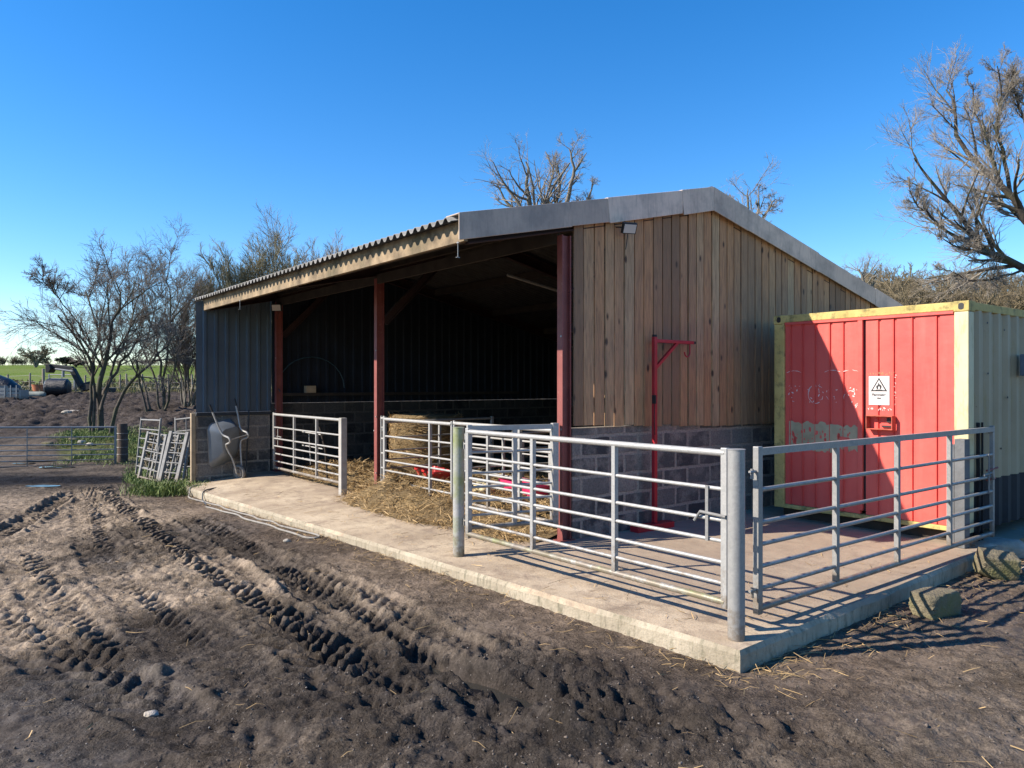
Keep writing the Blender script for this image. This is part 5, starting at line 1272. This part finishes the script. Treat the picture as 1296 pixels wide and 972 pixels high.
b = PD(17, 503, 41); t = thing('stock_crate', 'weathered grey slatted crate at the edge of the far mud', 'crate', tuple(b), R(4))
for x in (-.55, .55):
    m = MB(); m.box(x-.04, x+.04, -.4, .4, 0, .72 if x < 0 else .5); m.build('end_panel', GALV_OLD, t)
for z in (.05, .25, .45): m = MB(); m.box(-.505, .505, -.42, -.38, z, z+.16); m.build('slat', GALV_OLD, t)
for x in (-.2, .1, .4): m = MB(); m.box(x-.02, x+.02, -.46, -.425, 0, .75); m.build('rod', GALV, t)
b = PD(-2, 499, 46); b.z = gz(b.x, b.y); t = thing('covered_heap', 'heap under a dark shiny tarpaulin at the far edge of the yard', 'heap', tuple(b))
m = MB(); rings = []
for j in range(14):
    f = j/13; x = -1.6+2.9*f; h = 1.15*math.sin(math.pi*min(1, .12+f*.86))**.6*(1+.2*(float(vn(j*.8, 2, 3))-.5)); w = .9*math.sin(math.pi*(.08+.84*f))**.5
    rings.append([(x, w*math.cos(math.pi*k/12), max(0, h*math.sin(math.pi*k/12)**.8)) for k in range(13)])
m.loft(rings); m.build('tarpaulin', WRAP, t, smooth=True)
b = PD(49, 494, 47); b.z = gz(b.x, b.y)+.02; t = thing('clay_tub', 'small orange tub on the grass left of the wrapped bale', 'tub', tuple(b))
m = MB(); m.loft([[(r*math.cos(2*math.pi*k/16)*1.25, r*math.sin(2*math.pi*k/16), z) for k in range(16)] for r, z in ((.26, 0), (.30, .25), (.34, .42), (.31, .42), (.24, .06))]); m.build('shell', plain('orange_plastic', (.45, .16, .08), .6), t, smooth=True)
# wire fence with pale posts, and the gate in it
t = thing('wire_fence', 'post and wire fence with pale posts along the far side of the mud', 'fence', (0, 0, 0)); fp = []
for (u, D) in ((-20, 50), (10, 50), (38, 49.5), (55, 49), (108, 49), (152, 49), (160, 49), (180, 48.5), (201, 48), (213, 48), (229, 47.5), (243, 47), (275, 46)):
    x = (u-648)/F*D; z = gz(x, D); h = 1.15 if u not in (55,) else 1.5; m = MB(); m.tube([(x, D, z-.1), (x, D, z+h)], .06 if u != 55 else .09, 8); m.build('post', FPOST, t); fp.append((x, D, z))
m = MB()
for hgt in (.3, .6, 1.0):
    for a, b in zip(fp[:-1], fp[1:]): m.tube([(a[0], a[1], a[2]+hgt), (b[0], b[1], b[2]+hgt)], .008, 4, False)
m.build('wire', GALV_OLD, t)
a = PD(62, 494, 49); b = PD(94, 494, 49); a.z = b.z = gz(a.x, a.y)+.1
wgate('paddock_gate', 'distant galvanised gate between pale posts behind the wrapped bale', 'gate', a, b, .95, (.5,), GALV)
p = PD(94, 494, 49.2); t = thing('gate_post', 'pale wooden post at the hanging end of the distant gate', 'post', (p.x+.1, p.y, gz(p.x, p.y))); m = MB(); m.tube([(0, 0, -.1), (0, 0, 1.3)], .09, 8); m.build('timber', FPOST, t)
p = PD(172, 524, 34); t = thing('fallen_branch', 'pale fallen branch lying across the mud by the upright stems', 'branch', (p.x, p.y, p.z)); m = MB(); m.tube(sm([(-.35, 0, .1), (0, .02, .0), (.3, 0, .0), (.5, .05, .02)]), [.035]*13, 7); m.build('wood', plain('bleached_wood', (.4, .35, .3), .8), t, smooth=True)
bd = PD(50, 446, 90); t = thing('flying_bird', 'tiny dark bird flying over the far field', 'bird', tuple(bd))
m = MB(); m._add([(-.28, 0, .06), (0, .06, 0), (.28, 0, .07), (0, -.06, 0), (0, 0, .03), (0, 0, -.03)], [(0, 1, 4), (0, 4, 3), (2, 4, 1), (2, 3, 4), (0, 5, 1), (0, 3, 5), (2, 1, 5), (2, 5, 3)]); m.build('body', DARKM, t)

# ------------------------------------------------------------------ camera, light, sky
cam = bpy.data.cameras.new('camera'); cam.lens = 36*F/1296; cam.sensor_width = 36; cam.clip_start = .05; cam.clip_end = 9000; cam.shift_y = 1/1296
co = bpy.data.objects.new('camera', cam); COL.objects.link(co); co.location = (0, 0, CAMZ); co.rotation_euler = (R(90), 0, 0); SC.camera = co
SR = .50; EL = R(34.5)
sx, sy = -(T[0]+SR*T[1]), -(T[1]-SR*T[0]); q = math.hypot(sx, sy); sx /= q; sy /= q
sd = Vector((sx*math.cos(EL), sy*math.cos(EL), math.sin(EL)))
sl = bpy.data.lights.new('sun', 'SUN'); sl.energy = 5.0; sl.angle = R(.5); sl.color = (1, .90, .775)
so = bpy.data.objects.new('sun', sl); COL.objects.link(so); so.rotation_euler = sd.to_track_quat('Z', 'Y').to_euler(); so.location = (-20, -5, 30)
w = bpy.data.worlds.new('World'); SC.world = w; w.use_nodes = True; nt = w.node_tree
sk = nt.nodes.new('ShaderNodeTexSky'); sk.sky_type = 'NISHITA'; sk.sun_disc = False; sk.sun_elevation = EL; sk.sun_rotation = math.atan2(sx, sy)
sk.altitude = 50; sk.air_density = 1.0; sk.dust_density = .05; sk.ozone_density = 2.6
hs = nt.nodes.new('ShaderNodeHueSaturation'); hs.inputs['Saturation'].default_value = 1.38; nt.links.new(sk.outputs[0], hs.inputs['Color']); wb_ = nt.nodes.new('ShaderNodeMix'); wb_.data_type = 'RGBA'; wb_.blend_type = 'MULTIPLY'; wb_.inputs[0].default_value = 1; wb_.inputs[7].default_value = (.95, 1.0, 1.12, 1); nt.links.new(hs.outputs[0], wb_.inputs[6]); nt.links.new(wb_.outputs[2], nt.nodes['Background'].inputs[0]); nt.nodes['Background'].inputs[1].default_value = .105
vs = SC.view_settings; vs.view_transform = 'Standard'; vs.look = 'None'; vs.exposure = .93; vs.gamma = 1; vs.use_curve_mapping = False
SC.cycles.max_bounces = 8; SC.cycles.diffuse_bounces = 4
try: SC.cycles.use_denoising = True
except Exception: pass
